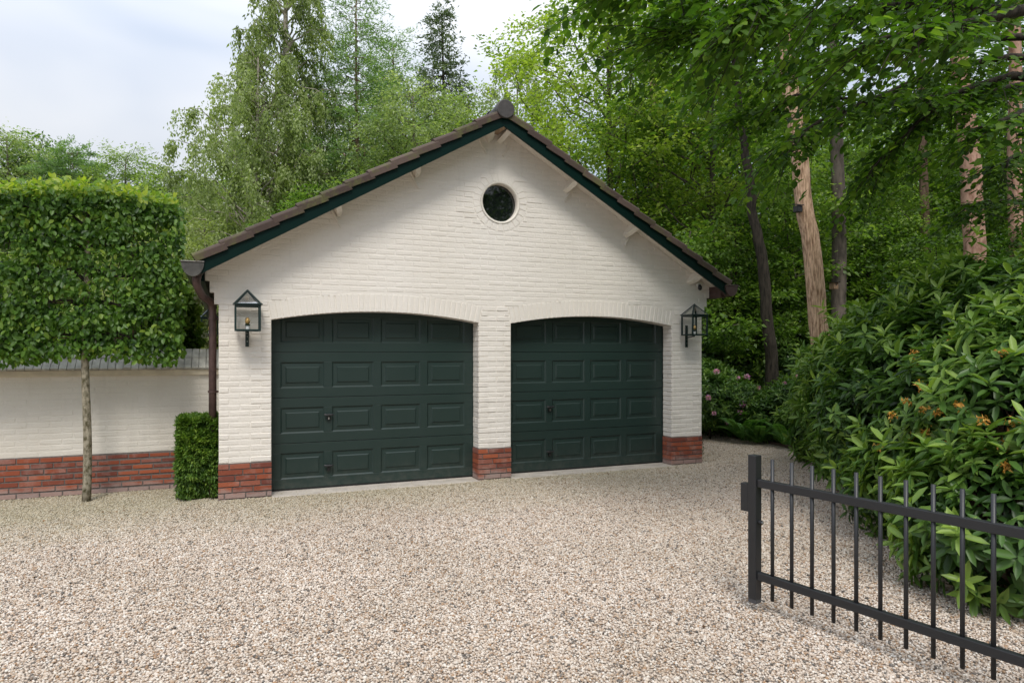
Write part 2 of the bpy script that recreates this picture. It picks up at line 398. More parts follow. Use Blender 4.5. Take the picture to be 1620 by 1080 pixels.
def nrm(a): return a / np.maximum(np.linalg.norm(a, axis=-1, keepdims=True), 1e-9)
def leaf_geo(C, D, N, L, Wd, form=4, droop=0.12):
    """numpy leaves: C base, D along, N face normal, L length, Wd width. form 4 = folded rhomb, 6 = rounder leaf"""
    C = np.asarray(C, float); D = nrm(D); Sd = nrm(np.cross(N, D)); Nn = np.cross(D, Sd)
    L = np.broadcast_to(L, (len(C),))[:, None]; Wd = np.broadcast_to(Wd, (len(C),))[:, None]
    if form == 4:
        V = np.stack([C, C + D * L * .42 + Sd * Wd * .5 + Nn * Wd * .14, C + D * L - Nn * L * droop, C + D * L * .42 - Sd * Wd * .5 + Nn * Wd * .14], 1)
        Fq = np.arange(len(C) * 4).reshape(-1, 4)
        return V.reshape(-1, 3), Fq, 4
    V = np.stack([C, C + D * L * .28 + Sd * Wd * .42 + Nn * Wd * .12, C + D * L * .68 + Sd * Wd * .42 + Nn * (Wd * .12 - L * droop * .4),
                  C + D * L - Nn * L * droop, C + D * L * .68 - Sd * Wd * .42 + Nn * (Wd * .12 - L * droop * .4), C + D * L * .28 - Sd * Wd * .42 + Nn * Wd * .12], 1)
    b = np.arange(len(C))[:, None] * 6
    Fq = np.concatenate([b + np.array([[0, 1, 2, 3]]), b + np.array([[0, 3, 4, 5]])], 0)
    return V.reshape(-1, 3), Fq, 6
def leaves_obj(name, C, D, N, L, Wd, tint, mat, parent=None, form=4, droop=0.12, kind='stuff', smooth=False):
    V, Fq, k = leaf_geo(C, D, N, L, Wd, form, droop)
    me = np_mesh(name, V, Fq, np.repeat(tint, k), parent_origin(parent))
    o = link(name, me, mat, parent)
    if kind: o['kind'] = kind
    return o
def single_leaves(name, C, D, N, L, Wd, tint, mat, parent, droop=0.12):
    """each leaf an object of its own (6 shared meshes)"""
    org = np.array(parent_origin(parent))
    vars_ = []
    for i in range(6):
        V, Fq, k = leaf_geo(np.zeros((1, 3)), np.array([[0, 1., 0]]), np.array([[0, 0, 1.]]), 1.0, 0.33 if Wd is None else Wd, 6, droop * (0.4 + 0.35 * i))
        me = np_mesh(name, V, Fq, np.full(k, [0.15, 0.3, 0.45, 0.6, 0.75, 0.95][i]))
        me.materials.append(mat); vars_.append(me)
    D = nrm(D); Sd = nrm(np.cross(N, D)); Nn = np.cross(D, Sd)
    for i in range(len(C)):
        o = bpy.data.objects.new(name, vars_[int(min(5, max(0, tint[i] * 6)))]); COL.objects.link(o)
        o.parent = parent
        m = Matrix(((-Sd[i][0], D[i][0], Nn[i][0]), (-Sd[i][1], D[i][1], Nn[i][1]), (-Sd[i][2], D[i][2], Nn[i][2]))).to_4x4()
        l = float(L[i]) if np.ndim(L) else L
        o.matrix_local = Matrix.Translation(Vector(C[i] - org)) @ m @ Matrix.Scale(l, 4)

# ================================================================== GROUND
def grid_sheet(x0, x1, y0, y1, z, nx, ny, amp=0.0):
    mb = MB(); r = random.Random(3)
    for j in range(ny + 1):
        for i in range(nx + 1):
            mb.v.append((x0 + (x1 - x0) * i / nx, y0 + (y1 - y0) * j / ny, z + r.uniform(-amp, amp)))
    for j in range(ny):
        for i in range(nx):
            a = j * (nx + 1) + i; mb.f.append((a, a + 1, a + nx + 2, a + nx + 1))
    return mb
tag(grid_sheet(-160, 160, -120, 200, -0.05, 8, 8).build('ground', M['floor']), kind='structure')
# gravel driveway outline (far right edge follows the planting bed)
e1 = GX(1100, 14.6); e2 = GX(1150, 13.2); e3 = GX(1240, 11.7); e4 = GX(1310, 10.6); e5 = GX(1420, 9.0); e6 = GX(1600, 8.0)
edge_pts = [(6.2, 17.5), (7.2, 17.0), e1, e2, e3, e4, e5, e6, (9.5, 2.0), (9.5, -8.0)]
outl = [(-9, -8), (-9, 9.3), (-0.05, 9.3), (-0.05, 17.5)] + edge_pts
mb = MB(); mb.add([(x, y, -0.022) for x, y in outl], [tuple(range(len(outl)))[::-1]])
g = mb.build('gravel_driveway', M['gravelbed']); tag(g, kind='structure')
g.data.update()
def inside(x, y, poly):
    c = False; j = len(poly) - 1
    for i in range(len(poly)):
        xi, yi = poly[i]; xj, yj = poly[j]
        if (yi > y) != (yj > y) and x < (xj - xi) * (y - yi) / (yj - yi) + xi: c = not c
        j = i
    return c
# gravel stones: three 1 m patches of real stones, instanced by geometry nodes
def ico():
    t = (1 + 5 ** .5) / 2
    v = np.array([(-1, t, 0), (1, t, 0), (-1, -t, 0), (1, -t, 0), (0, -1, t), (0, 1, t), (0, -1, -t), (0, 1, -t), (t, 0, -1), (t, 0, 1), (-t, 0, -1), (-t, 0, 1)], float)
    v /= np.linalg.norm(v[0])
    f = np.array([(0, 11, 5), (0, 5, 1), (0, 1, 7), (0, 7, 10), (0, 10, 11), (1, 5, 9), (5, 11, 4), (11, 10, 2), (10, 7, 6), (7, 1, 8), (3, 9, 4), (3, 4, 2), (3, 2, 6), (3, 6, 8), (3, 8, 9), (4, 9, 5), (2, 4, 11), (6, 2, 10), (8, 6, 7), (9, 8, 1)])
    return v, f
IV, IF = ico()
PATCH = 0.5
def patch_mesh(seed):
    r = np.random.default_rng(seed); n = 40; sp = PATCH / n
    gx, gy = np.meshgrid(np.arange(n), np.arange(n)); c = np.stack([gx.ravel(), gy.ravel()], 1) * sp + sp / 2 - PATCH / 2
    c = c + r.uniform(-0.5, 0.5, c.shape) * sp
    m = len(c)
    sc = r.uniform(0.0050, 0.0102, (m, 1)) * np.stack([r.uniform(.8, 1.25, m), r.uniform(.7, 1.1, m), r.uniform(.5, .85, m)], 1)
    big = r.random(m) < 0.06; sc[big] *= 1.4
    zz = r.uniform(-0.006, 0.006, m)
    base = IV[None] * (1 + r.uniform(-.22, .22, (m, 12, 1)))
    v = base * sc[:, None, :]
    a = r.uniform(0, 6.28, m); ca, sa = np.cos(a)[:, None], np.sin(a)[:, None]
    b = r.uniform(-.6, .6, m); cb, sb = np.cos(b)[:, None], np.sin(b)[:, None]
    x, y, z = v[..., 0], v[..., 1], v[..., 2]
    y, z = y * cb - z * sb, y * sb + z * cb
    x, y = x * ca - y * sa, x * sa + y * ca
    v = np.stack([x + c[:, 0:1], y + c[:, 1:2], z + zz[:, None]], -1)
    f = (np.arange(m)[:, None, None] * 12 + IF[None]).reshape(-1, 3)
    me = np_mesh('gravel_patch', v.reshape(-1, 3), f, np.repeat(r.random(m), 12))
    me.materials.append(M['gravel']); return me
pc = bpy.data.collections.new('gravel_patches')
for sd_ in range(5):
    pc.objects.link(bpy.data.objects.new('gravel_patch', patch_mesh(sd_)))
pts = []
for i in range(-16, 20):
    for j in range(2, 36):
        x, y = i * PATCH + .25, j * PATCH + .25
        if not inside(x, y, outl): continue
        if x < -0.1 - 0.25 and y > 9.3: continue
        if 0.0 < x < 6.2 and y > 8.6: continue
        w = Vector((x, y)); d = x * math.sin(YAW) + y * math.cos(YAW); u = x * math.cos(YAW) - y * math.sin(YAW)
        if d < 1.8 or abs(u) > d * 0.95 + 1.2: continue
        pts.append((x, y, -0.016))
pm = bpy.data.meshes.new('gravel_stones'); pm.from_pydata(pts, [], [])
go = link('gravel_stones', pm, None); tag(go, 'pale pebble gravel covering the driveway in front of the garage', 'gravel', kind='stuff')
ng = bpy.data.node_groups.new('scatter_patches', 'GeometryNodeTree')
ng.interface.new_socket('Geometry', in_out='INPUT', socket_type='NodeSocketGeometry')
ng.interface.new_socket('Geometry', in_out='OUTPUT', socket_type='NodeSocketGeometry')
gi = ng.nodes.new('NodeGroupInput'); gout = ng.nodes.new('NodeGroupOutput')
ci = ng.nodes.new('GeometryNodeCollectionInfo'); ci.inputs[0].default_value = pc
ci.inputs['Separate Children'].default_value = True; ci.inputs['Reset Children'].default_value = True
ip = ng.nodes.new('GeometryNodeInstanceOnPoints'); ip.inputs['Pick Instance'].default_value = True
ri = ng.nodes.new('FunctionNodeRandomValue'); ri.data_type = 'INT'
ri.inputs[4].default_value = 0; ri.inputs[5].default_value = 4; ri.inputs['Seed'].default_value = 5
ra = ng.nodes.new('FunctionNodeRandomValue'); ra.data_type = 'INT'; ra.inputs[4].default_value = 0; ra.inputs[5].default_value = 3; ra.inputs['Seed'].default_value = 9
mu = ng.nodes.new('ShaderNodeMath'); mu.operation = 'MULTIPLY'; mu.inputs[1].default_value = math.pi / 2
cx_ = ng.nodes.new('ShaderNodeCombineXYZ')
ng.links.new(gi.outputs[0], ip.inputs['Points']); ng.links.new(ci.outputs[0], ip.inputs['Instance'])
ng.links.new(ri.outputs[2], ip.inputs['Instance Index'])
ng.links.new(ra.outputs[2], mu.inputs[0]); ng.links.new(mu.outputs[0], cx_.inputs[2]); ng.links.new(cx_.outputs[0], ip.inputs['Rotation'])
ng.links.new(ip.outputs[0], gout.inputs[0])
md = go.modifiers.new('scatter', 'NODES'); md.node_group = ng
# edging strip along the bed
mb = MB()
for a, b in zip(edge_pts[1:7], edge_pts[2:8]):
    mb.bar((a[0], a[1], 0.0), (b[0], b[1], 0.0), 0.02, 0.07)
tag(mb.build('path_edging', M['edge']), 'thin dark metal edging between gravel and planting bed', 'edging')

# ================================================================== GARAGE
FY = 8.2                       # facade plane
XL, XR = -0.107, 6.41          # facade corners
XC = 3.15; SL = 0.576; ZA = 4.418
VY = 7.85                      # verge plane
BACK = 15.8
RV = 0.23                      # door reveal
O1 = (0.44, 2.94); O2 = (3.378, 5.888)
SPR, RISE = 1.99, 0.115
WC = (3.232, 3.545); WR = 0.268
PL = 0.39
def zb(x): return ZA - SL * abs(x - XC)
garage = empty('garage', (XC, FY + 3.8, 0), 'cream painted brick double garage with brown tiled gable roof and red brick plinth', 'garage')

def arch_pts(o, n=24):
    c = (o[0] + o[1]) / 2; h = (o[1] - o[0]) / 2
    R = (h * h + RISE * RISE) / (2 * RISE); zc = SPR + RISE - R
    a = math.asin(h / R)
    return c, h, R, zc, a
def curve_mesh(name, splines, y0, y1):
    """polygon with holes in XZ, extruded from y0 to y1"""
    cu = bpy.data.curves.new(name, 'CURVE'); cu.dimensions = '2D'; cu.fill_mode = 'BOTH'; cu.extrude = (y1 - y0) / 2
    for pts_ in splines:
        sp = cu.splines.new('POLY'); sp.points.add(len(pts_) - 1)
        for q, (x, z) in zip(sp.points, pts_): q.co = (x, z, 0, 1)
        sp.use_cyclic_u = True
    o = bpy.data.objects.new(name, cu); COL.objects.link(o)
    dg = bpy.context.evaluated_depsgraph_get()
    me = bpy.data.meshes.new_from_object(o.evaluated_get(dg))
    bpy.data.objects.remove(o)
    # (x, z, e) -> (x, (y0+y1)/2 - e, z)
    me.transform(Matrix(((1, 0, 0, 0), (0, 0, -1, (y0 + y1) / 2), (0, 1, 0, 0), (0, 0, 0, 1))))
    return me
STEP = [(2.16, 0.0), (2.29, 0.046), (2.42, 0.092), (9.0, 0.138)]
def corb(z):
    for zz, d in STEP:
        if z < zz: return d
    return STEP[-1][1]
outline = [(XL, 0.0)]
for zz, d in STEP[:-1]:
    nd = corb(zz + 0.01)
    outline += [(XL - d, zz), (XL - nd, zz)]
outline += [(XL - .138, zb(XL - .138) + .118), (XC, ZA + .118), (XR + .138, zb(XR + .138) + .118)]
for zz, d in STEP[:-1][::-1]:
    nd = corb(zz + 0.01)
    outline += [(XR + nd, zz), (XR + d, zz)]
outline += [(XR, 0.0)]
for o in (O2, O1):
    c, h, R, zc, a = arch_pts(o)
    outline.append((o[1], 0.0))
    for i in range(25):
        t = a - 2 * a * i / 24
        outline.append((c + R * math.sin(t), zc + R * math.cos(t)))
    outline.append((o[0], 0.0))
circ = [(WC[0] + WR * math.cos(t), WC[1] + WR * math.sin(t)) for t in np.linspace(0, 2 * math.pi, 40, endpoint=False)]
me = curve_mesh('wall', [outline, circ], FY, FY + RV - 0.02)
gorg = garage.location
me.transform(Matrix.Translation(-gorg))
wall = link('wall', me, M['paint'], garage)
# mortar behind the red plinth stands a hair proud of the wall core
for a, b in ((XL, O1[0]), (O1[1], O2[0]), (O2[1], XR)):
    mb = MB(); mb.box(a - .003, b + .003, FY - .003, FY + RV - .02, -0.04, PL)
    mb.build('plinth_mortar', M['mortar'], wall, gorg)
# side and back walls, inner closure
mb = MB()
mb.box(XL, XL + .2, FY + RV - .02, BACK, -.04, zb(XL) + .1)
mb.box(XR - .2, XR, FY + RV - .02, BACK, -.04, zb(XR) + .1)
mb.box(XL + .2, XR - .2, BACK - .2, BACK, -.04, 2.5)
mb.build('side_wall', M['paint'], garage)
mb = MB()
mb.add([(XL + .2, BACK - .1, 2.5), (XR - .2, BACK - .1, 2.5), (XC, BACK - .1, ZA)], [(0, 1, 2)])
mb.box(XL + .2, XR - .2, FY + RV + .06, FY + RV + .1, 0, 2.4)
mb.add([(XL + .2, FY + .5, 2.4), (XR - .2, FY + .5, 2.4), (XC, FY + .5, ZA)], [(0, 1, 2)])
mb.build('inner_wall', M['dark_in'], garage)

# --- bricks
CP = 0.065; BL = 0.21; JT = 0.009
R_ = random.Random(11)
full = []           # individually placed full bricks: (x centre, z centre)
rest = MB()
def ring_half(o, z):
    c, h, R, zc, a = arch_pts(o); Ro = R + 0.22
    if z < SPR: return c, h
    if z > zc + Ro: return c, 0
    w = math.sqrt(max(0, Ro * Ro - (z - zc) ** 2))
    sk = h + (z - SPR) * math.tan(a)
    return c, min(w, sk) + 0.004
def spans(z):
    xs = [(XL - corb(z), XR + corb(z))]
    ex = []
    for o in (O1, O2):
        c, h = ring_half(o, z)
        if h > 0: ex.append((c - h, c + h))
    dz = abs(z - WC[1])
    if dz < 0.375: w = math.sqrt(0.375 ** 2 - dz ** 2); ex.append((WC[0] - w, WC[0] + w))
    for a, b in ex:
        ns = []
        for s0, s1 in xs:
            if b <= s0 or a >= s1: ns.append((s0, s1)); continue
            if a > s0: ns.append((s0, a))
            if b < s1: ns.append((b, s1))
        xs = ns
    return xs
row = 0; z = PL + 0.004
while z < ZA + .09:
    z1 = z + CP - JT; zm = (z + z1) / 2
    for s0, s1 in spans(zm):
        # clip under the roof
        x = s0; off = (row % 2) * (BL + JT) / 2
        k0 = math.floor((s0 - off) / (BL + JT))
        cuts = [s0] + [off + k * (BL + JT) for k in range(k0, k0 + 60) if s0 + .05 < off + k * (BL + JT) < s1 - .05] + [s1]
        for a, b in zip(cuts[:-1], cuts[1:]):
            xa, xb = a + JT / 2, b - JT / 2
            if abs(a - s0) < 1e-6: xa = a
            if abs(b - s1) < 1e-6: xb = b
            # roof limit
            lim = zb((xa + xb) / 2) + .112
            def cl(xx, zz):
                m = zb(xx) + .112
                return min(zz, m)
            ca, cb_ = cl(xa, z1), cl(xb, z1); da, db = min(z, ca - .002), min(z, cb_ - .002)
            if max(ca, cb_) - z < 0.012: continue
            if ca < z: # shift left corner to the roof line
                xa = max(xa, XC - (ZA + .112 - z) / SL); ca = z + .002; da = z
            if cb_ < z:
                xb = min(xb, XC + (ZA + .112 - z) / SL); cb_ = z + .002; db = z
            if xb - xa < .02: continue
            if abs((xb - xa) - BL) < 0.004 and ca == z1 and cb_ == z1:
                full.append(((xa + xb) / 2, zm))
            else:
                rest.quadbrick([(xa, da), (xb, db), (xb, cb_), (xa, ca)], FY, R_.uniform(.004, .009), .005, R_.uniform(-.06, .03))
    z += CP; row += 1
full.sort(key=lambda q: (q[0] ** 2 + FY ** 2 + (q[1] - CAM_H) ** 2) )
bv = []
for i in range(8):
    b = MB(); h = (CP - JT) / 2; l = BL / 2; j = lambda: R_.uniform(-.0035, .0035)
    b.quadbrick([(-l + j(), -h + j()), (l + j(), -h + j()), (l + j(), h + j()), (-l + j(), h + j())], 0, R_.uniform(.0012, .0045), R_.uniform(.005, .010), R_.uniform(-.04, .015))
    me_ = b.mesh('painted_brick'); me_.materials.append(M['paint']); bv.append(me_)
for i, (x, zc_) in enumerate(full):
    if i < 300:
        o = bpy.data.objects.new('painted_brick', R_.choice(bv)); COL.objects.link(o); o.parent = wall
        o.location = Vector((x, FY, zc_)) - gorg
    else:
        h = (CP - JT) / 2; l = BL / 2; j = lambda: R_.uniform(-.0035, .0035)
        rest.quadbrick([(x - l + j(), zc_ - h + j()), (x + l + j(), zc_ - h + j()), (x + l + j(), zc_ + h + j()), (x - l + j(), zc_ + h + j())], FY, R_.uniform(.0012, .0045), R_.uniform(.005, .010), R_.uniform(-.04, .015))
o = rest.build('painted_bricks', M['paint'], wall, gorg); o['kind'] = 'stuff'
# arch soldier bricks
for oo in (O1, O2):
    c, h, R, zc, a = arch_pts(oo); n = 38
    for i in range(n):
        t0 = -a + 2 * a * i / n + .0006; t1 = -a + 2 * a * (i + 1) / n - .0014
        b = MB(); r0 = R; r1 = R + .212
        q = [(c + r0 * math.sin(t0), zc + r0 * math.cos(t0)), (c + r0 * math.sin(t1), zc + r0 * math.cos(t1)), (c + r1 * math.sin(t1), zc + r1 * math.cos(t1)), (c + r1 * math.sin(t0), zc + r1 * math.cos(t0))]
        b.quadbrick(q, FY, R_.uniform(.004, .009), .005, 0)
        b.build('arch_brick', M['paint'], wall, gorg)
for i in range(26):
    t0 = 2 * math.pi * i / 26 + .012; t1 = 2 * math.pi * (i + 1) / 26 - .012; r0, r1 = WR + .003, .37
    b = MB(); cs, sn = math.cos, math.sin
    b.quadbrick([(WC[0] + r0 * cs(t0), WC[1] + r0 * sn(t0)), (WC[0] + r1 * cs(t0), WC[1] + r1 * sn(t0)), (WC[0] + r1 * cs(t1), WC[1] + r1 * sn(t1)), (WC[0] + r0 * cs(t1), WC[1] + r0 * sn(t1))], FY, R_.uniform(.004, .009), .004, 0)
    b.build('arch_brick', M['paint'], wall, gorg)
# painted reveal bricks: sides of the openings that face the camera
rest2 = MB()
for xo in (O1[1], O2[1]):
    z = PL + .004; r_ = 0
    while z < SPR - .02:
        ycut = FY + (0.105 if r_ % 2 else 0.0)
        for ya, yb in (((FY, FY + .1), (FY + .109, FY + RV - .02)) if r_ % 2 else ((FY, FY + RV - .02),)):
            p = R_.uniform(.003, .007)
            rest2.add([(xo + .003, ya, z), (xo + .003, yb, z), (xo + .003, yb, z + CP - JT), (xo + .003, ya, z + CP - JT),
                       (xo - p, ya + .002, z + .004), (xo - p, yb - .002, z + .004), (xo - p, yb - .002, z + CP - JT - .004), (xo - p, ya + .002, z + CP - JT - .004)],
                      [(7, 6, 5, 4), (4, 5, 1, 0), (5, 6, 2, 1), (6, 7, 3, 2), (7, 4, 0, 3)])
        z += CP; r_ += 1
rest2.build('reveal_bricks', M['paint'], wall, gorg)['kind'] = 'stuff'
# red plinth bricks
def red_row(mblist, x0, x1, z0, z1, off, y, parent, org, ppush=.008):
    k0 = math.floor((x0 - off) / (BL + JT)) - 1
    cuts = [x0] + [off + k * (BL + JT) for k in range(k0, k0 + 60) if x0 + .04 < off + k * (BL + JT) < x1 - .04] + [x1]
    for a, b in zip(cuts[:-1], cuts[1:]):
        m = MB(); j = lambda: R_.uniform(-.002, .002)
        z1 -= .003; a2 = a + (JT / 2 if a > x0 else 0); b2 = b - (JT / 2 if b < x1 else 0); z1 += .0015
        m.quadbrick([(a2, z0 + j()), (b2, z0 + j()), (b2, z1 + j()), (a2, z1 + j())], y, ppush + R_.uniform(0, .005), .003, R_.uniform(-.03, .03))
        m.build('brick', M['red'], parent, org)
for a, b in ((XL - .006, O1[0] + .004), (O1[1] - .006, O2[0] + .004), (O2[1] - .006, XR + .006)):
    for r_ in range(7):
        z0 = PL - (r_ + 1) * CP
        red_row(None, a, b, max(z0, -.045), z0 + CP - JT, (r_ % 2) * .11 + .03 * (r_ % 3), FY - .003, wall, gorg)
for xo in (O1[1], O2[1]):                               # reveal faces of the plinth
    for r_ in range(7):
        z0 = PL - (r_ + 1) * CP
        for ya, yb in (((FY, FY + .1), (FY + .11, FY + RV - .02)) if r_ % 2 else ((FY, FY + RV - .02),)):
            m = MB(); m.box(xo - .012, xo - .001, ya, yb, z0, z0 + CP - JT); m.build('brick', M['red'], wall, gorg)

# --- doors
def door(o):
    dx0, dx1 = o; y = FY + RV
    d = bpy.data.objects.new('garage_door', None); COL.objects.link(d); d.parent = garage
    wpos = Vector(((dx0 + dx1) / 2, y, 0.015)); d.location = wpos - gorg
    SH = .535; w = dx1 - dx0; mg = .116; pw = .498; gp = (w - 2 * mg - 4 * pw) / 3
    for s in range(4):
        z0 = .012 + s * SH; z1 = z0 + SH
        m = MB(); xs = [dx0 - .02, dx1 + .02]
        # frame face with holes for the panels
        px = []
        for k in range(4):
            a = dx0 + mg + k * (pw + gp); px.append((a, a + pw))
        za, zc2 = z0 + .117, z0 + .117 + .303
        zt, zbm = z1 - .003, z0 + .003
        m.box(xs[0], xs[1], y, y + .04, zbm, za); m.box(xs[0], xs[1], y, y + .04, zc2, zt)
        cols = [xs[0]] + [v for p in px for v in p] + [xs[1]]
        for k in range(0, 10, 2): m.box(cols[k], cols[k + 1], y, y + .04, za, zc2)
        ob = m.build('door_section', M['door'], d, wpos + Vector((0, 0, 0)), bevel=.0025)
        for (a, b) in px:
            m = MB()
            rings = [(0, 0), (.015, .013), (.020, .013), (.056, .010), (.067, .000), (.071, .000)]
            vs = []
            for ins, dep in rings:
                vs += [(a + ins, y + dep, za + ins), (b - ins, y + dep, za + ins), (b - ins, y + dep, zc2 - ins), (a + ins, y + dep, zc2 - ins)]
            fs = []
            for q in range(len(rings) - 1):
                for e in range(4):
                    fs.append((q * 4 + e, q * 4 + (e + 1) % 4, q * 4 + 4 + (e + 1) % 4, q * 4 + 4 + e))
            q = (len(rings) - 1) * 4; fs.append((q, q + 1, q + 2, q + 3))
            m.add(vs, fs); m.build('raised_panel', M['door'], d, wpos)
    m = MB(); m.box(dx0 - .02, dx1 + .02, y + .045, y + .055, .0, 2.16); m.build('backing', M['dark_in'], d, wpos)
    m = MB(); m.box(dx0 + .002, dx1 - .002, y + .004, y + .03, -.006, .0115); m.build('bottom_seal', M['rubber'], d, wpos)
    hx = dx0 + .662
    for hz, lock in ((.862, True), (.255, False)):
        m = MB()
        m.tube([(hx - .055, y - .038, hz + .012), (hx - .03, y - .044, hz + .008), (hx + .03, y - .044, hz + .008), (hx + .055, y - .038, hz + .012)], [.012, .015, .015, .012], 8)
        m.box(hx - .018, hx + .018, y - .036, y - .001, hz - .05, hz + .022)
        hb = m.build('handle', M['black'], d, wpos, bevel=.003)
        if lock:
            m = MB(); m.box(hx - .006, hx + .006, y - .04, y - .0365, hz - .045, hz - .018); m.build('lock_cylinder', M['steel'], d, wpos)
    # side tracks / reveal stops
    m = MB(); m.box(dx0 - .02, dx0 + .0, y - .02, y + .0, 0, 1.98)
    m.box(dx1 - .0, dx1 + .02, y - .02, y + .0, 0, 1.98); m.build('frame', M['black'], d, wpos)
    return d
door(O1); door(O2)
for o in (O1, O2):
    m = MB(); m.box(o[0] + .004, o[1] - .014, FY - .075, FY + RV + .04, -.05, -.0065)
    m.build('threshold', M['concrete'], garage, bevel=.006)

# --- round window
wn = bpy.data.objects.new('window', None); COL.objects.link(wn); wn.parent = garage
wnp = Vector((WC[0], FY, WC[1])); wn.location = wnp - gorg
m = MB(); n = 40
prof = [(WR + .002, -.012), (WR - .004, -.014), (WR - .024, -.010), (WR - .028, .05), (WR - .028, .09)]
for r0, yy in prof:
    for i in range(n):
        t = 2 * math.pi * i / n; m.v.append((WC[0] + r0 * math.cos(t), FY + yy, WC[1] + r0 * math.sin(t)))
for k in range(len(prof) - 1):
    for i in range(n): m.f.append((k * n + i, k * n + (i + 1) % n, (k + 1) * n + (i + 1) % n, (k + 1) * n + i))
m.build('frame', M['trim'], wn, wnp, smooth=True)
m = MB(); m.add([(WC[0] + (WR - .02) * math.cos(t), FY + .075, WC[1] + (WR - .02) * math.sin(t)) for t in np.linspace(0, 2 * math.pi, 40, endpoint=False)], [tuple(range(40))])
m.build('pane', M['darkglass'], wn, wnp)

# --- roof
roof = bpy.data.objects.new('roof', None); COL.objects.link(roof); roof.parent = garage
roof.location = Vector((XC, FY, ZA)) - gorg; rorg = Vector((XC, FY, ZA))
cosS = 1 / math.sqrt(1 + SL * SL); sinS = SL * cosS
def rp(side, s, y, h):
    """point on a roof slope: side -1 left / +1 right, s metres down the slope from the ridge, h above the fascia bottom line (perp)"""
    return Vector((XC + side * (s * cosS + h * sinS), y, ZA + .0 - s * sinS + h * cosS))
LEN = (XC + .23) / cosS
for sd_ in (-1, 1):
    # bargeboard
    m = MB()
    for ya, yb in ((VY, VY + .028),):
        a = [(XC, ya, ZA), (XC, ya, ZA + .15), ] ; L0 = 3.43
        x1 = XC + sd_ * L0
        vs = [(XC, ya, ZA), (x1, ya, ZA - SL * L0), (x1, ya, ZA - SL * L0 + .15), (XC, ya, ZA + .15),
              (XC, yb, ZA), (x1, yb, ZA - SL * L0), (x1, yb, ZA - SL * L0 + .15), (XC, yb, ZA + .15)]
        m.add(vs, [(0, 1, 2, 3), (7, 6, 5, 4), (0, 4, 5, 1), (1, 5, 6, 2), (2, 6, 7, 3), (3, 7, 4, 0)])
    m.build('bargeboard', M['fascia'], roof, rorg)
    # soffit boards
    nb = 3
    for k in range(nb):
        y0 = VY + .03 + k * (FY + .004 - VY - .03) / nb; y1 = VY + .026 + (k + 1) * (FY + .004 - VY - .03) / nb
        m = MB(); a = rp(sd_, .0, y0, .10); b = rp(sd_, LEN - .02, y0, .10)
        m.add([a, b, b + Vector((0, y1 - y0, 0)), a + Vector((0, y1 - y0, 0)), a + Vector((0, 0, .02)), b + Vector((0, 0, .02)), b + Vector((0, y1 - y0, .02)), a + Vector((0, y1 - y0, .02))],
              [(0, 1, 2, 3), (7, 6, 5, 4), (0, 4, 5, 1), (1, 5, 6, 2), (2, 6, 7, 3), (3, 7, 4, 0)])
        m.build('soffit_board', M['trim'], roof, rorg)
    # deck
    m = MB(); a = rp(sd_, -.02, VY + .03, .122); b = rp(sd_, LEN - .02, VY + .03, .122); e = Vector((0, BACK + .3 - VY, 0)); u = Vector((0, 0, .01))
    m.add([a, b, b + e, a + e, a + u, b + u, b + e + u, a + e + u], [(0, 1, 2, 3), (7, 6, 5, 4), (0, 4, 5, 1), (1, 5, 6, 2), (2, 6, 7, 3), (3, 7, 4, 0)])
    m.build('roof_deck', M['wood'], roof, rorg)
    # verge tiles
    n = 13; gz = (LEN - .0) / n
    for k in range(n):
        s0 = k * gz - .012; s1 = (k + 1) * gz + .03
        y0 = VY - .028 + random.uniform(-.003, .003); y1 = VY + .2
        m = MB(); t = .028; lift0 = .166; lift1 = .194 + random.uniform(-.003, .004)   # tail lifted over the next tile
        def q(s, y, h): return rp(sd_, s, y, h)
        # top plate (rounded shoulder) + skirt
        prof = [(y0 - .002, -.066), (y0 - .006, -.0), (y0 + .008, .022), (y0 + .04, .034), (y1, .022)]
        vs = []
        for (s, l) in ((s0, lift0), (s1, lift1)):
            for (yy, h) in prof: vs.append(q(s, yy, l + h))
            for (yy, h) in [(y1, -.004), (y0 + .04, .006), (y0 + .016, -.004), (y0 + .012, -.066)]: vs.append(q(s, yy, l + h))
        npf = 9
        fs = [(i, (i + 1) % npf, npf + (i + 1) % npf, npf + i) for i in range(npf)] + [tuple(range(npf))[::-1], tuple(range(npf, 2 * npf))]
        m.add(vs, fs); m.build('verge_tile', M['tile'], roof, rorg, smooth=False, bevel=.003)
    # field tiles, joined
    m = MB(); ny = int((BACK + .3 - VY - .2) / .3)
    for k in range(n):
        s0 = k * gz - .012; s1 = (k + 1) * gz + .03
        for j in range(ny):
            y0 = VY + .205 + j * .3; y1 = y0 + .297
            vs = []
            for (s, l) in ((s0, .158), (s1, .183)):
                for i in range(5):
                    f = i / 4; vs.append(rp(sd_, s, y0 + (y1 - y0) * f, l + .034 * abs(math.cos(math.pi * f)) - .012))
            for i in range(5): vs.append(rp(sd_, s1, y0 + (y1 - y0) * i / 4, .137))
            m.add(vs, [(i, i + 1, 6 + i, 5 + i) for i in range(4)] + [(5 + i, 6 + i, 11 + i, 10 + i) for i in range(4)])
    m.build('roof_tiles', M['tile'], roof, rorg)['kind'] = 'stuff'
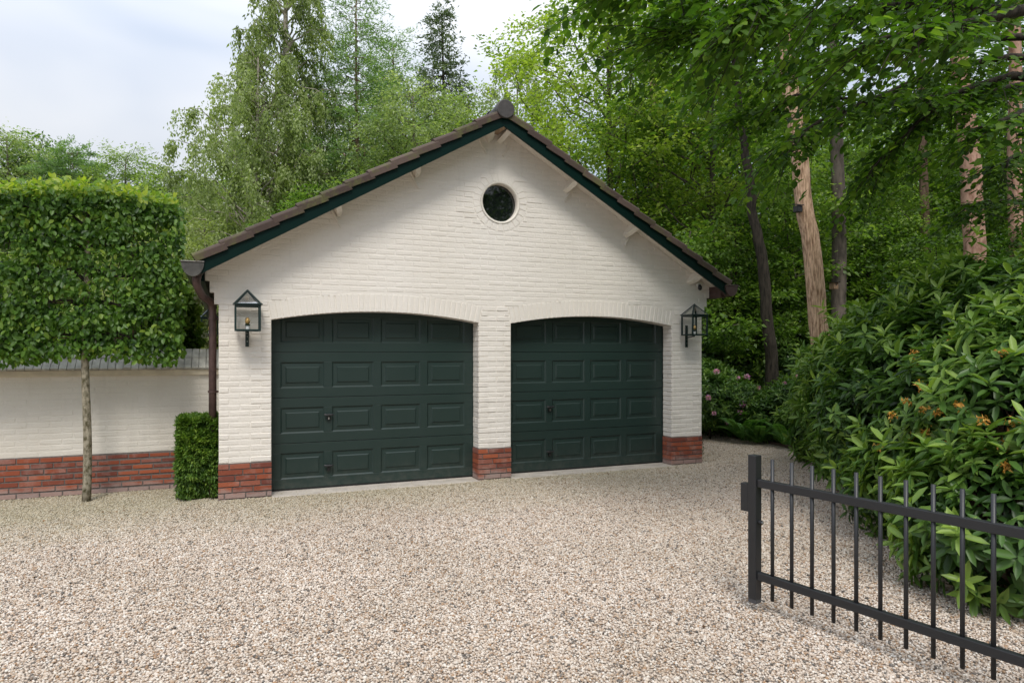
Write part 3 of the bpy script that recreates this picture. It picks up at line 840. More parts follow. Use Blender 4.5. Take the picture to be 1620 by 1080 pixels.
# ridge tiles and end cap
zr = 4.616; rr = .112
for j in range(22):
    y0 = VY - .03 + j * .37; m = MB(); n = 14
    vs = []
    for (yy, r) in ((y0, rr), (y0 + .05, rr + .006), (y0 + .055, rr - .006), (y0 + .385, rr - .012)):
        for i in range(n + 1):
            t = math.radians(-25) + math.radians(230) * i / n; vs.append((XC + r * math.cos(t), yy, zr + r * math.sin(t)))
    fs = [(k * (n + 1) + i, k * (n + 1) + i + 1, (k + 1) * (n + 1) + i + 1, (k + 1) * (n + 1) + i) for k in range(3) for i in range(n)]
    m.add(vs, fs); m.build('ridge_tile', M['ridge'], roof, rorg, smooth=True)
m = MB(); m.tube([(XC, VY - .055, zr), (XC, VY - .05, zr), (XC, VY - .02, zr)], [rr - .006, rr + .003, rr + .003], 32)
m.build('ridge_end_cap', M['ridge'], roof, rorg, bevel=.002)
# purlin ends and wall anchors
for sd_, s in ((-1, 1.2), (-1, 2.28), (1, 1.2), (1, 2.28), (-1, .1), (1, .1), (1, 3.52)):
    m = MB()
    a = rp(sd_, s - .03, VY + .03, .099); b = rp(sd_, s + .035, VY + .03, .099)
    dn = rp(sd_, s, 0, -.14) - rp(sd_, s, 0, 0.0)
    prof = [(VY + .05, .25), (VY + .14, .55), (VY + .24, .95), (FY + .01, 1.15)]
    vs = []
    for yy, f in prof:
        for base in (a, b):
            vs.append(Vector((base.x, yy, base.z))); vs.append(Vector((base.x, yy, base.z)) + dn * f)
    fs = []
    for k in range(3):
        o_ = k * 4
        fs += [(o_ + 1, o_ + 3, o_ + 7, o_ + 5), (o_ + 0, o_ + 1, o_ + 5, o_ + 4), (o_ + 2, o_ + 6, o_ + 7, o_ + 3)]
    fs += [(0, 2, 3, 1)]
    m.add(vs, fs); m.build('purlin_end', M['trim'], roof, rorg)
    if s < 3:
        m = MB(); a = rp(sd_, s + (.06 if s > .5 else .13), FY - .022, .04); b = rp(sd_, s + (.06 if s > .5 else .13), FY - .022, -.18)
        m.bar(a, b, .018, .022, (0, 1, 0)); m.build('wall_anchor', M['trim'], roof, rorg)
m = MB(); m.box(XC - .05, XC + .05, VY + .03, FY, ZA - .0, ZA + .09); m.build('ridge_beam', M['wood2'], roof, rorg, bevel=.004)

# --- gutters and downpipe
for sd_ in (-1, 1):
    xc = XC + sd_ * 3.502; m = MB(); n = 12; R0 = .11
    for yy in (VY - .02, BACK + .3):
        for i in range(n + 1):
            t = math.pi + math.pi * i / n; m.v.append((xc + R0 * math.cos(t), yy, 2.565 + 1.38 * R0 * math.sin(t)))
        for i in range(n + 1):
            t = 2 * math.pi - math.pi * i / n; m.v.append((xc + (R0 - .006) * math.cos(t), yy, 2.565 + 1.38 * (R0 - .006) * math.sin(t)))
    k = 2 * (n + 1)
    for i in range(k): m.f.append((i, (i + 1) % k, k + (i + 1) % k, k + i))
    # end plate
    ep = [(xc + R0 * math.cos(math.pi + math.pi * i / n), VY - .021, 2.565 + 1.38 * R0 * math.sin(math.pi + math.pi * i / n)) for i in range(n + 1)]
    m.add(ep, [tuple(range(n + 1))])
    m.tube([(xc - sd_ * -R0, VY - .024, 2.568), (xc + sd_ * R0, BACK + .3, 2.568)], .009, 8)
    m.tube([(xc - R0, VY - .024, 2.568), (xc + R0, VY - .024, 2.568)], .008, 8)
    m.build('gutter', M['gutter'] if sd_ < 0 else M['copper'], garage)
    m = MB(); x_in = XC + sd_ * 3.26
    xo_ = XL - .145 if sd_ < 0 else XR + .145; m.box(min(xo_, xo_ + sd_ * .09), max(xo_, xo_ + sd_ * .09), FY + .01 if sd_ < 0 else VY + .1, BACK + .2, 2.40, 2.56)
    m.build('eaves_board', M['fascia'] if sd_ < 0 else M['copper'], garage)
m = MB()
xg = XC - 3.502; xp, yp = -.172, 8.36
m.tube([(xg + .03, VY + .12, 2.46), (xg + .03, VY + .12, 2.38), (xg + .033, VY + .13, 2.34), (xg + .05, VY + .17, 2.295), (xp - .10, yp - .17, 2.235), (xp - .035, yp - .06, 2.19), (xp - .008, yp - .01, 2.145), (xp, yp, 2.08), (xp, yp, 1.9), (xp, yp, 0.0)],
       [.052, .044, .041, .041, .041, .041, .041, .041, .041, .041], 14)
dp = m.build('downpipe', M['copper'], garage, smooth=True)
for zz in (2.0, 1.18, .45):
    m = MB(); m.tube([(xp, yp, zz - .012), (xp, yp, zz + .012)], .051, 14); m.box(xp + .03, XL + .001, yp - .01, yp + .01, zz - .01, zz + .01)
    m.build('pipe_clip', M['copper'], dp, gorg)

# ================================================================== LANTERNS
def lantern(x, y, zbot, label, rz=0):
    """origin at the wall, lantern projects to -Y"""
    t = empty('wall_lantern', (x, y, zbot), label, 'lantern', 'glazed lanterns on the garage walls', rz)
    w = .1325; h = .285; yc = -.06 - w; b = .019
    O = (0, 0, 0)
    def corner(sx, sy, z): return Vector((sx * (w - b / 2), yc + sy * (w - b / 2), z))
    m = MB()
    for z in (b / 2, h - b / 2):
        for a_, b_ in (((-1, -1), (1, -1)), ((1, -1), (1, 1)), ((1, 1), (-1, 1)), ((-1, 1), (-1, -1))):
            p, q = corner(*a_, z), corner(*b_, z); m.bar(p + (p - q).normalized() * b / 2 * .98, q + (q - p).normalized() * b / 2 * .98, b, b if z > .1 else .02)
    for sx in (-1, 1):
        for sy in (-1, 1): m.bar(corner(sx, sy, .012), corner(sx, sy, h - .012), b * 1.02)
    m.build('frame', M['lantern'], t, O)
    m = MB(); apex = Vector((0, yc, h + .16))
    for sx in (-1, 1):
        for sy in (-1, 1): m.bar(Vector((sx * (w + .004), yc + sy * (w + .004), h + .004)), apex, .023, .012)
    for a_, b_ in (((-1, -1), (1, -1)), ((1, -1), (1, 1)), ((1, 1), (-1, 1)), ((-1, 1), (-1, -1))):
        m.bar(Vector((a_[0] * (w + .006), yc + a_[1] * (w + .006), h + .006)), Vector((b_[0] * (w + .006), yc + b_[1] * (w + .006), h + .006)), .024, .012)
    m.build('roof_frame', M['lantern'], t, O)
    m = MB(); m.tube([apex - Vector((0, 0, .01)), apex + Vector((0, 0, .008))], [.012, .006], 8); m.build('finial', M['lantern'], t, O)
    c4 = [(-1, -1), (1, -1), (1, 1), (-1, 1)]
    for k in range(4):
        a_, b_ = c4[k], c4[(k + 1) % 4]
        A, B = Vector((a_[0] * (w - .008), yc + a_[1] * (w - .008), 0)), Vector((b_[0] * (w - .008), yc + b_[1] * (w - .008), 0))
        m = MB(); m.add([A + Vector((0, 0, .02)), B + Vector((0, 0, .02)), B + Vector((0, 0, h - .016)), A + Vector((0, 0, h - .016))], [(0, 1, 2, 3)])
        m.build('pane', M['glass'], t, O)
        m = MB(); m.add([A + Vector((0, 0, h + .005)), B + Vector((0, 0, h + .005)), apex - Vector((0, 0, .008))], [(0, 1, 2)]); m.build('roof_pane', M['roofglass'], t, O)
    m = MB(); m.box(-w + .01, w - .01, yc - w + .01, yc + w - .01, .004, .01); m.build('floor_plate', M['lantern'], t, O)
    m = MB(); m.tube([(0, yc, .01), (0, yc, .06)], .02, 12); m.build('lamp_socket', M['white'], t, O)
    m = MB(); m.tube([(0, yc, .06), (0, yc, .075)], .026, 12); m.build('lamp_collar', M['lantern'], t, O)
    m = MB(); m.tube([(0, yc, .075), (0, yc, .1), (0, yc, .125), (0, yc, .15)], [.014, .026, .024, .01], 12)
    m.build('bulb', M['brass'], t, O, smooth=True)
    m = MB(); m.box(-.019, .019, -.018, -.0, -.168, .15)
    m.box(-.015, .015, yc + w + .001, -.018, .0, .02); m.bar((0, -.01, -.03), (0, yc, -.008), .02, .014)
    br = m.build('bracket', M['lantern'], t, O, bevel=.002)
    for zz in (-.055, -.11):
        m = MB(); m.tube([(0, -.019, zz), (0, -.022, zz)], .005, 8); m.build('screw', M['steel'], t, O)
    return t
lantern(.185, FY - .008, 1.852, 'square glazed lantern on the left pier beside the near garage door')
lantern(6.13, FY - .008, 1.852, 'square glazed lantern on the right pier beside the far garage door')
lantern(XL - .005, 12.6, 1.9, 'dark lantern on the side wall half hidden behind the brown downpipe', rz=-math.pi / 2)
# security camera
sc = empty('security_camera', (6.33, FY - .008, 2.56), 'small dark security camera under the right end of the eaves', 'camera')
m = MB(); m.tube([(0, 0, .035), (0, -.045, .035)], .032, 12); m.build('mount', M['white'], sc, (0, 0, 0))
m = MB(); m.tube([(0, -.045, .03), (0, -.06, 0), (0, -.06, -.03), (0, -.055, -.045)], [.02, .03, .028, .012], 12); m.build('camera_head', M['black'], sc, (0, 0, 0), smooth=True)

# ================================================================== GARDEN WALL
WY = 9.14; WX0, WX1 = -6.0, XL - .004; WPL = .445
gw = empty('garden_wall', (-1.6, WY, 0), 'low cream painted garden wall with red brick base and sloped grey coping', 'wall')
wo_ = Vector((-1.6, WY, 0))
m = MB(); m.box(WX0, WX1, WY, WY + .22, WPL, 1.345); wc = m.build('wall_core', M['paint_wall'], gw)
m = MB(); m.box(WX0, WX1, WY - .004, WY + .22, -.05, WPL); m.build('plinth_mortar', M['mortar'], gw)
m = MB(); m.box(WX0, WX1, WY - .045, WY + .27, 1.345, 1.415); m.build('cornice', M['cornice'], gw, bevel=.008)
stf = MB(); z = WPL + .003; row = 0
cnt = 0
while z < 1.34:
    z1 = min(z + CP - JT, 1.343); off = (row % 2) * .11
    k = math.floor((WX0 - off) / .219)
    while True:
        a = off + k * .219; b = a + BL; k += 1
        if a > WX1: break
        if b < WX0: continue
        b2 = min(b, WX1)
        j = lambda: R_.uniform(-.004, .004)
        q = [(a + j(), z + j()), (b2, z + j()), (b2, z1 + j()), (a + j(), z1 + j())]
        if a > -2.75 and cnt < 295 and b2 == b:
            mm = MB(); mm.quadbrick(q, WY, R_.uniform(.001, .0035), .007, R_.uniform(-.02, .01)); mm.build('painted_brick', M['paint_wall'], gw); cnt += 1
        else: stf.quadbrick(q, WY, R_.uniform(.001, .0035), .007, R_.uniform(-.02, .01))
    z += CP; row += 1
stf.build('painted_bricks', M['paint_wall'], gw)['kind'] = 'stuff'
for r_ in range(8):
    z0 = WPL - (r_ + 1) * CP
    red_row(None, -2.8, WX1, max(z0, -.05), z0 + CP - JT, (r_ % 2) * .11 + .02 * (r_ % 3), WY - .004, gw, wo_, .006)
    mm = MB()
    mm.quadbrick([(WX0, max(z0, -.05)), (-2.81, max(z0, -.05)), (-2.81, z0 + CP - JT), (WX0, z0 + CP - JT)], WY - .004, .008, .003, 0)
    mm.build('brick', M['red'], gw, wo_)
# coping: sloped bricks side by side, in two halves
x = -2.9
while x < WX1 - .01:
    w_ = .078; x1 = min(x + w_, WX1 - .002)
    for (y0, z0, y1, z1) in ((WY - .07, 1.417, WY + .052, 1.532), (WY + .057, 1.537, WY + .17, 1.64)):
        mm = MB(); d = R_.uniform(-.003, .003); tx = .0025
        vs = [(x + tx, y0, z0 + d), (x1 - tx, y0, z0 + d), (x1 - tx, y0 - .008, z0 + .02 + d), (x + tx, y0 - .008, z0 + .02 + d),
              (x + tx, y1, z1 + d), (x1 - tx, y1, z1 + d), (x1 - tx, y1, z1 + .02 + d), (x + tx, y1, z1 + .02 + d)]
        mm.add(vs, [(0, 1, 2, 3), (3, 2, 6, 7), (0, 4, 5, 1), (0, 3, 7, 4), (1, 5, 6, 2), (4, 7, 6, 5)])
        mm.build('coping_brick', M['coping'], gw)
    x += w_ + .002
mm = MB()
mm.add([(WX0, WY - .06, 1.416), (WX1, WY - .06, 1.416), (WX1, WY + .16, 1.63), (WX0, WY + .16, 1.63), (WX0, WY + .3, 1.416), (WX1, WY + .3, 1.416)], [(0, 1, 2, 3), (3, 2, 5, 4)])
mm.box(WX0, -2.91, WY - .075, WY - .06, 1.417, 1.44)
mm.build('coping_bed', M['coping'], gw)

# ================================================================== TREES AND SHRUBS
def rnd(r, n, s=1.0): return r.normal(0, s, (n, 3))
def pleached():
    r = np.random.default_rng(21); bx, by = -1.45, 8.72
    t = empty('pleached_hornbeam', (bx, by, 0), 'flat clipped pleached hornbeam on a slim speckled trunk before the garden wall', 'tree')
    m = MB(); pts_ = [(bx + .012 * math.sin(z * 3), by, z) for z in np.linspace(-.05, 3.2, 16)]
    m.tube(pts_, list(np.linspace(.046, .03, 16)), 12); m.build('trunk', M['bark_hornbeam'], t, smooth=True)
    X0, X1, Z0, Z1 = -2.75, -.56, 1.62, 3.36; TH = .2
    m = MB(); bz = [1.8, 2.15, 2.5, 2.85, 3.15]
    for zz in bz:
        for sx in (-1, 1):
            xe = X1 if sx > 0 else X0
            p = [(bx + (xe - bx) * f, by + .03 * math.sin(7 * f + zz), zz + (.0 if f > .1 else -.15 * (1 - f / .1)) + .04 * math.sin(9 * f + zz * 3)) for f in np.linspace(0, .96, 10)]
            m.tube(p, list(np.linspace(.017, .005, 10)), 6)
            for f in np.linspace(.08, .95, 26):
                q = Vector((bx + (xe - bx) * f, by, zz)); e = q + Vector((r.uniform(-.12, .12), r.uniform(-.2, .2), r.uniform(-.22, .24)))
                m.tube([q, (q + e) / 2 + Vector((0, 0, .02)), e], [.005, .004, .002], 4)
    m.build('branches', M['bark_dark'], t)
    for xx in (-2.3, -1.9, -1.0, -.72):
        m = MB(); m.bar((xx, by + .02, 1.62), (xx, by + .02, 3.1), .014); m.build('cane', M['pole'], t)
    for zz in (1.78, 2.16):
        m = MB(); m.bar((X0 + .1, by + .035, zz), (X1 - .1, by + .035, zz), .012); m.build('cane', M['pole'], t)
    n = 17000
    C = np.stack([r.uniform(X0, X1, n), by + np.clip(r.normal(0, .10, n), -TH * .8, TH * .8) - .02, r.uniform(Z0, Z1, n)], 1)
    # clump the leaves: reject by a lattice of soft holes
    hole = (np.sin(C[:, 0] * 7.3 + 2 * np.sin(C[:, 2] * 5.1)) * np.sin(C[:, 2] * 8.7 + 1.7 * np.sin(C[:, 0] * 4.3)) > .45) & (C[:, 2] < 3.12)
    C = C[~(hole & (r.random(n) < .8))]; n = len(C)
    # fringe of shoots on the top and bottom
    k = 1700; top = np.stack([r.uniform(X0, X1, k), by + r.normal(0, .13, k), Z1 + .03 * np.sin(r.uniform(X0, X1, k) * 9) + r.uniform(-.08, .06, k)], 1)
    k2 = 800; bot = np.stack([r.uniform(X0, X1, k2), by + r.normal(0, .1, k2), Z0 - .02 + r.uniform(-.07, .06, k2)], 1)
    k3 = 500; side = np.stack([X1 + r.uniform(-.06, .07, k3), by + r.normal(0, .12, k3), r.uniform(Z0, Z1, k3)], 1)
    C = np.concatenate([C, top, bot, side]); N_ = len(C)
    C[:, 2] += .05 * np.sin(C[:, 0] * 3.3)
    front = (C[:, 1] < by)
    D = np.stack([r.normal(0, .6, N_), r.normal(-.25, .5, N_), r.normal(-.75, .4, N_)], 1)
    tp = slice(n, n + k); D[tp] = np.stack([r.normal(0, .7, k), r.normal(-.2, .5, k), r.normal(.35, .4, k)], 1)
    Nn = np.stack([r.normal(0, .45, N_), r.normal(-.8, .4, N_), r.normal(.55, .4, N_)], 1)
    L = r.uniform(.042, .082, N_); tint = np.clip(r.beta(2, 2.6, N_) * .75 + .1 * np.sin(C[:, 2] * 17 + np.sin(C[:, 0] * 6)), 0, 1)
    tint[tp] = np.clip(r.uniform(.3, 1.0, k), 0, 1)
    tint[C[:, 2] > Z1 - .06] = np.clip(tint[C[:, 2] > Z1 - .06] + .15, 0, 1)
    fr = np.where((C[:, 1] < by - .1) & (C[:, 0] > -2.35))[0]
    fr = fr[np.argsort(C[fr, 1])][:1200]; fr = r.choice(fr, 300, replace=False)
    ms = np.zeros(N_, bool); ms[fr] = True
    single_leaves('leaf', C[ms], D[ms], Nn[ms], L[ms] * 1.1, .62, tint[ms], M['hornbeam'], t)
    leaves_obj('foliage', C[~ms], D[~ms], Nn[~ms], L[~ms], L[~ms] * .62, tint[~ms], M['hornbeam'], t, 6)
pleached()

def yew():
    r = np.random.default_rng(5); x0, x1, y0, y1, h = -.52, -.13, 8.30, 8.75, .88
    t = empty('yew_bush', ((x0 + x1) / 2, (y0 + y1) / 2, 0), 'small square clipped yew bush at the foot of the downpipe', 'bush')
    n = 26000; f = r.random(n)
    C = np.stack([r.uniform(x0, x1, n), r.uniform(y0, y1, n), r.uniform(.02, h, n)], 1)
    side = r.integers(0, 5, n); jit = np.abs(r.normal(0, .035, n))
    C[side <= 1, 1] = y0 + jit[side <= 1]; C[side == 2, 0] = x0 + jit[side == 2]; C[side == 3, 2] = h - jit[side == 3] * .9; C[side == 4, 0] = x1 - jit[side == 4]
    C[:, 0] = np.clip(C[:, 0], x0, x1)
    wv = .03 * np.sin(C[:, 0] * 23 + 3 * np.sin(C[:, 2] * 11)) * np.sin(C[:, 2] * 19 + 2 * np.sin(C[:, 0] * 17)) + .008 * np.sin(C[:, 2] * 60 + C[:, 0] * 19)
    C[side <= 1, 1] -= wv[side <= 1]; C[side == 2, 0] -= wv[side == 2] * .7; C[side == 3, 2] += .035 * np.sin(C[side == 3, 0] * 31) * np.sin(C[side == 3, 1] * 27)
    cf = np.maximum(0, (C[:, 2] - (h - .2)) / .2) ** 2 * .06; C[side <= 1, 1] += cf[side <= 1]; C[side == 2, 0] += cf[side == 2]
    bf = np.maximum(0, (.16 - C[:, 2]) / .16) ** 2 * .06; C[side == 2, 0] += bf[side == 2]; C[:, 1] += np.where((side <= 1) & (C[:, 2] < .5), (.5 - C[:, 2]) * .25 * np.clip((C[:, 0] - x0) / (x1 - x0) * 2 - .9, 0, 1), 0)
    ed = np.clip((np.abs(C[:, 0] - (x0 + x1) / 2) - .10) / .1, 0, 1.3) ** 2 * .06; C[side <= 1, 1] += ed[side <= 1]
    low = C[:, 2] < .25; C[low & (side <= 1), 1] += (.25 - C[low & (side <= 1), 2]) * .25
    C[:, :2] += r.normal(0, .012, (n, 2)); C[:, 1] -= .04 * np.exp(-((C[:, 2] - .35) / .3) ** 2)
    cen = np.array([(x0 + x1) / 2, (y0 + y1) / 2, .4]); O = nrm(C - cen)
    D = O + rnd(r, n, .5); D[:, 2] -= .1
    tint = np.clip(r.beta(2, 3, n) * .8 + 9 * np.where(side <= 1, wv, 0) + .1, 0, 1)
    leaves_obj('foliage', C, D, O + rnd(r, n, .4) + np.array([0, 0, .8]), r.uniform(.03, .055, n), r.uniform(.012, .022, n), tint, M['yew'], t, 4, .2)
    m = MB(); m.box(x0 + .09, x1 - .09, y0 + .14, y1 - .08, .12, h - .12); m.build('inner_shade', M['bark_dark'], t)  # dark box added to stand for the shade inside the foliage
    m = MB()
    for k in range(7):
        a = cen[0] + r.uniform(-.05, .05), cen[1] + r.uniform(-.05, .05), 0
        m.tube([a, (a[0] + r.uniform(-.1, .1), a[1] + r.uniform(-.1, .1), .35), (a[0] + r.uniform(-.18, .18), a[1] + r.uniform(-.2, .2), .8)], [.014, .01, .004], 6)
    m.build('stems', M['bark_dark'], t)
yew()

PROF = {
    'broad': lambda t: np.sqrt(np.maximum(.05, 1 - (2 * t - .75) ** 2 * .75)),
    'dome': lambda t: np.sqrt(np.maximum(.03, 1 - t ** 2.2)),
    'cone': lambda t: np.maximum(.05, (1 - t)) ** .8,
    'column': lambda t: np.maximum(.08, 1 - t ** 3) ** .7 * (.75 + .25 * np.sin(t * 9)),
}
def gen_tree(r, H, cb, Rr, kind, prof, limbs, twigs, lpt, ls, trunk_r, lean=(0, 0), twl=None, wr=.55, sq=1.0):
    """returns trunk MB, branch MB, leaf arrays in local coords"""
    tm = MB(); n = 12
    w1, w2 = r.uniform(0, 6.28, 2)
    def tp(z):
        f = z / H
        return np.stack([lean[0] * f + .02 * H * .3 * np.sin(f * 5 + w1) * f, lean[1] * f + .02 * H * .3 * np.sin(f * 4 + w2) * f, z], -1)
    zz = np.linspace(0, H * .97, n); pts_ = tp(zz)
    rad = trunk_r * (1 - .9 * (zz / H)) ; rad[0] *= 1.35
    tm.tube([tuple(p) for p in pts_], list(rad), 10)
    bm = MB()
    tl = (np.arange(limbs) + r.random(limbs)) / limbs
    az = np.arange(limbs) * 2.399 + r.uniform(-.5, .5, limbs)
    reach = Rr * PROF[prof](tl) * r.uniform(.72, 1.08, limbs)
    Call, Dall, Nall, Tall = [], [], [], []
    for i in range(limbs):
        zt = cb + (H - cb) * tl[i]
        out = np.array([math.cos(az[i]), math.sin(az[i]) * sq, 0])
        if kind == 'broad':
            rise = reach[i] * r.uniform(.25, .75); z0 = max(.3, zt - rise); ze = zt; sag = -.1
        elif kind == 'birch':
            rise = reach[i] * r.uniform(.5, .9); z0 = max(.5, zt - rise); ze = zt - reach[i] * .05; sag = -.28
        elif kind == 'larch':
            z0 = zt; ze = zt + reach[i] * r.uniform(-.05, .2); sag = .10
        elif kind == 'spruce':
            z0 = zt; ze = zt - reach[i] * r.uniform(.15, .4) + .1; sag = .06
        else:
            z0 = zt - reach[i] * .3; ze = zt; sag = 0
        p0 = tp(np.array(min(z0, H * .96))); p1 = tp(np.array(min(zt, H))) + out * reach[i]; p1[2] = ze
        f = np.linspace(0, 1, 7)[:, None]
        wob = rnd(r, 7, .05 * reach[i] + .02); wob[0] = 0
        poly = p0 + (p1 - p0) * f + wob
        poly[:, 2] -= sag * reach[i] * np.sin(f[:, 0] * math.pi)
        lr = max(.012, trunk_r * .38 * (1 - .75 * tl[i]))
        bm.tube([tuple(p) for p in poly], list(np.linspace(lr, .006, 7)), 5, False)
        nt_ = max(4, int(twigs * reach[i] / Rr))
        u = r.uniform(.18 if kind != 'birch' else .3, 1.0, nt_) ** .8
        fi = np.clip(u * 6, 0, 5.999); k = fi.astype(int); ff = (fi - k)[:, None]
        base = poly[k] * (1 - ff) + poly[k + 1] * ff
        ld = nrm(poly[k + 1] - poly[k])
        side = nrm(np.cross(ld, np.array([0, 0, 1.]))) * np.where(r.random(nt_) < .5, -1, 1)[:, None]
        wl = (twl or Rr * .28) * r.uniform(.5, 1.2, nt_) * (1.15 - .5 * u)
        if kind == 'birch':
            td = nrm(ld * .5 + side * r.uniform(.1, .9, (nt_, 1)) + rnd(r, nt_, .25))
        elif kind == 'larch' or kind == 'spruce':
            td = nrm(ld * .6 + side * .9 + rnd(r, nt_, .15)); wl *= .9
        else:
            td = nrm(ld * .6 + side * r.uniform(.3, 1.1, (nt_, 1)) + rnd(r, nt_, .3) * np.array([1, 1, .9]))
        # twig leaves
        m = lpt
        s = r.uniform(0.05, 1, (nt_, m))[..., None]
        pos = base[:, None] + td[:, None] * (wl[:, None, None] * s)
        tside = nrm(np.cross(td, np.array([0, 0, 1.])))
        spread = wl[:, None, None] * .32 * r.normal(0, 1, (nt_, m, 1))
        if kind == 'birch':
            pos = base[:, None] + td[:, None] * (wl[:, None, None] * s * .45); pos[..., 2] -= (wl[:, None] * 1.0) * s[..., 0] ** 1.3
            pos += r.normal(0, .05, pos.shape) * Rr / 2.5
            D = np.stack([r.normal(0, .5, (nt_, m)), r.normal(0, .5, (nt_, m)), r.normal(-.9, .3, (nt_, m))], -1)
            Nn = r.normal(0, 1, (nt_, m, 3))
        elif kind in ('larch', 'spruce'):
            pos += tside[:, None] * spread * .45
            pos[..., 2] -= wl[:, None] * s[..., 0] * (.25 if kind == 'larch' else .45); pos[..., 2] += r.normal(0, .05, (nt_, m)) * Rr / 3
            D = td[:, None] + r.normal(0, .75, (nt_, m, 3)); D[..., 2] += (.0 if kind == 'larch' else -.3)
            Nn = r.normal(0, 1, (nt_, m, 3)) + np.array([0, 0, .8])
        else:
            pos += tside[:, None] * spread; pos[..., 2] += r.normal(0, .10, (nt_, m)) * wl[:, None] - .15 * wl[:, None] * s[..., 0] ** 2
            D = td[:, None] * .8 + np.sign(spread) * tside[:, None] * .8 + r.normal(0, .45, (nt_, m, 3)); D[..., 2] -= .25
            Nn = np.array([0, 0, 1.]) + r.normal(0, .48, (nt_, m, 3))
        Call.append(pos.reshape(-1, 3)); Dall.append(D.reshape(-1, 3)); Nall.append(Nn.reshape(-1, 3))
        limbt = r.uniform(-.16, .22); tw = r.uniform(-.16, .16, nt_)
        Tall.append(np.clip(.40 + limbt + tw[:, None] + r.normal(0, .15, (nt_, m)), 0, 1).ravel())
    C, D, Nn, T = map(np.concatenate, (Call, Dall, Nall, Tall))
    L = ls * r.uniform(.65, 1.3, len(C))
    return tm, bm, (C, D, Nn, L, L * wr, T)
GEO = {}
def tree_mesh(key, *a, **k):
    if key not in GEO:
        tm, bm, (C, D, Nn, L, Wd, T) = gen_tree(np.random.default_rng(abs(hash(key)) % 1000 if not isinstance(key, int) else key), *a, **k)
        V, Fq, kk = leaf_geo(C, D, Nn, L, Wd, 4)
        GEO[key] = (tm.mesh('trunk', smooth=True), bm.mesh('branches'), np_mesh('crown', V, Fq, np.repeat(T, kk)))
    return GEO[key]
def tree(name, label, xy, key, leafm, bark, scale=1.0, rz=0.0, group=None, zs=None, params=None, cat='tree'):
    if params: a, k = params; tree_mesh(key, *a, **k)
    tmesh, bmesh_, cmesh = GEO[key]
    t = empty(name, (xy[0], xy[1], -.05), label, cat, group, rz); t.scale = (scale, scale, zs or scale)
    for nm, me, mt in (('trunk', tmesh, bark), ('branches', bmesh_, bark), ('crown', cmesh, leafm)):
        o = bpy.data.objects.new(nm, me); COL.objects.link(o); o.parent = t
        if not me.materials: me.materials.append(mt)
        o.material_slots[0].link = 'OBJECT'; o.material_slots[0].material = mt
        if nm == 'crown': o['kind'] = 'stuff'
    return t

bp = 'tree behind the garage'
GB = 'trees rising behind the garage'
# --- behind the garage, left to right
tree('weeping_birch', 'pale green weeping birch with hanging strands left of the gable', GX(405, 22), 1, M['birch'], M['bark_pale'],
     params=((11.6, 1.6, 3.0, 'birch', 'broad', 80, 44, 22, .10, .16), dict(twl=1.4)), group=GB)
tree('tall_spruce', 'tallest drooping spruce with a pale bare trunk cut off by the top of the photo', GX(455, 23.3), 2, M['tallspruce'], M['bark_pale'],
     params=((18.5, 2.0, 3.3, 'birch', 'cone', 115, 42, 22, .16, .2), dict(twl=1.3, wr=.36)), group=GB)
tree('larch', 'feathery bright green larch with a twin brown trunk behind the left roof slope', GX(566, 24.5), 3, M['larch'], M['bark_brown'],
     params=((14.9, 2.6, 3.7, 'larch', 'cone', 115, 42, 26, .15, .15), dict(twl=1.5, wr=.22)), group=GB)
tree('larch', 'second slimmer larch leaning to the right of the feathery bright larch', GX(618, 27), 3, M['larch'], M['bark_brown'], .98, 2.1, group=GB, zs=.95)
tree('pointed_spruce', 'dark pointed spruce whose thin tip stands alone against the sky', GX(703, 30), 4, M['spruce'], M['bark_dark'],
     params=((16.9, 2.0, 3.4, 'spruce', 'cone', 130, 34, 22, .17, .2), dict(twl=1.1, wr=.34)), group=GB)
tree('willow', 'grey green rounded willow just above the middle of the left roof slope', GX(655, 21), 5, M['grey'], M['bark_grey'],
     params=((9.9, 1.2, 2.9, 'broad', 'broad', 76, 44, 24, .11, .16), dict(twl=.95, wr=.42)), group=GB)
tree('willow', 'paler willow crown spreading under the pointed spruce near the ridge', GX(742, 25), 5, M['oak'], M['bark_grey'], 1.12, 1.3, group=GB)
tree('silver_birch', 'thin grey green birch showing just behind the ridge end cap', GX(815, 23), 6, M['grey'], M['bark_pale'],
     params=((11.8, 2.0, 2.2, 'birch', 'broad', 70, 36, 22, .09, .13), dict(twl=1.0)), group=GB)
tree('oak_tree', 'dark leafy oak filling the gap between the larch and the left roof slope', GX(610, 19.5), 7, M['oak'], M['bark_dark'],
     params=((7.1, .8, 2.5, 'broad', 'broad', 70, 44, 24, .10, .14), dict(twl=.8)), group=GB)
tree('oak_tree', 'low dark tree behind the roof under the tall drooping spruce', GX(505, 20), 7, M['beech'], M['bark_dark'], 1.0, 2.5, group=GB, zs=.9)
tree('oak_tree', 'low dark tree behind the roof just left of the ridge', GX(715, 19), 7, M['beech'], M['bark_dark'], 1.0, 4.0, group=GB)
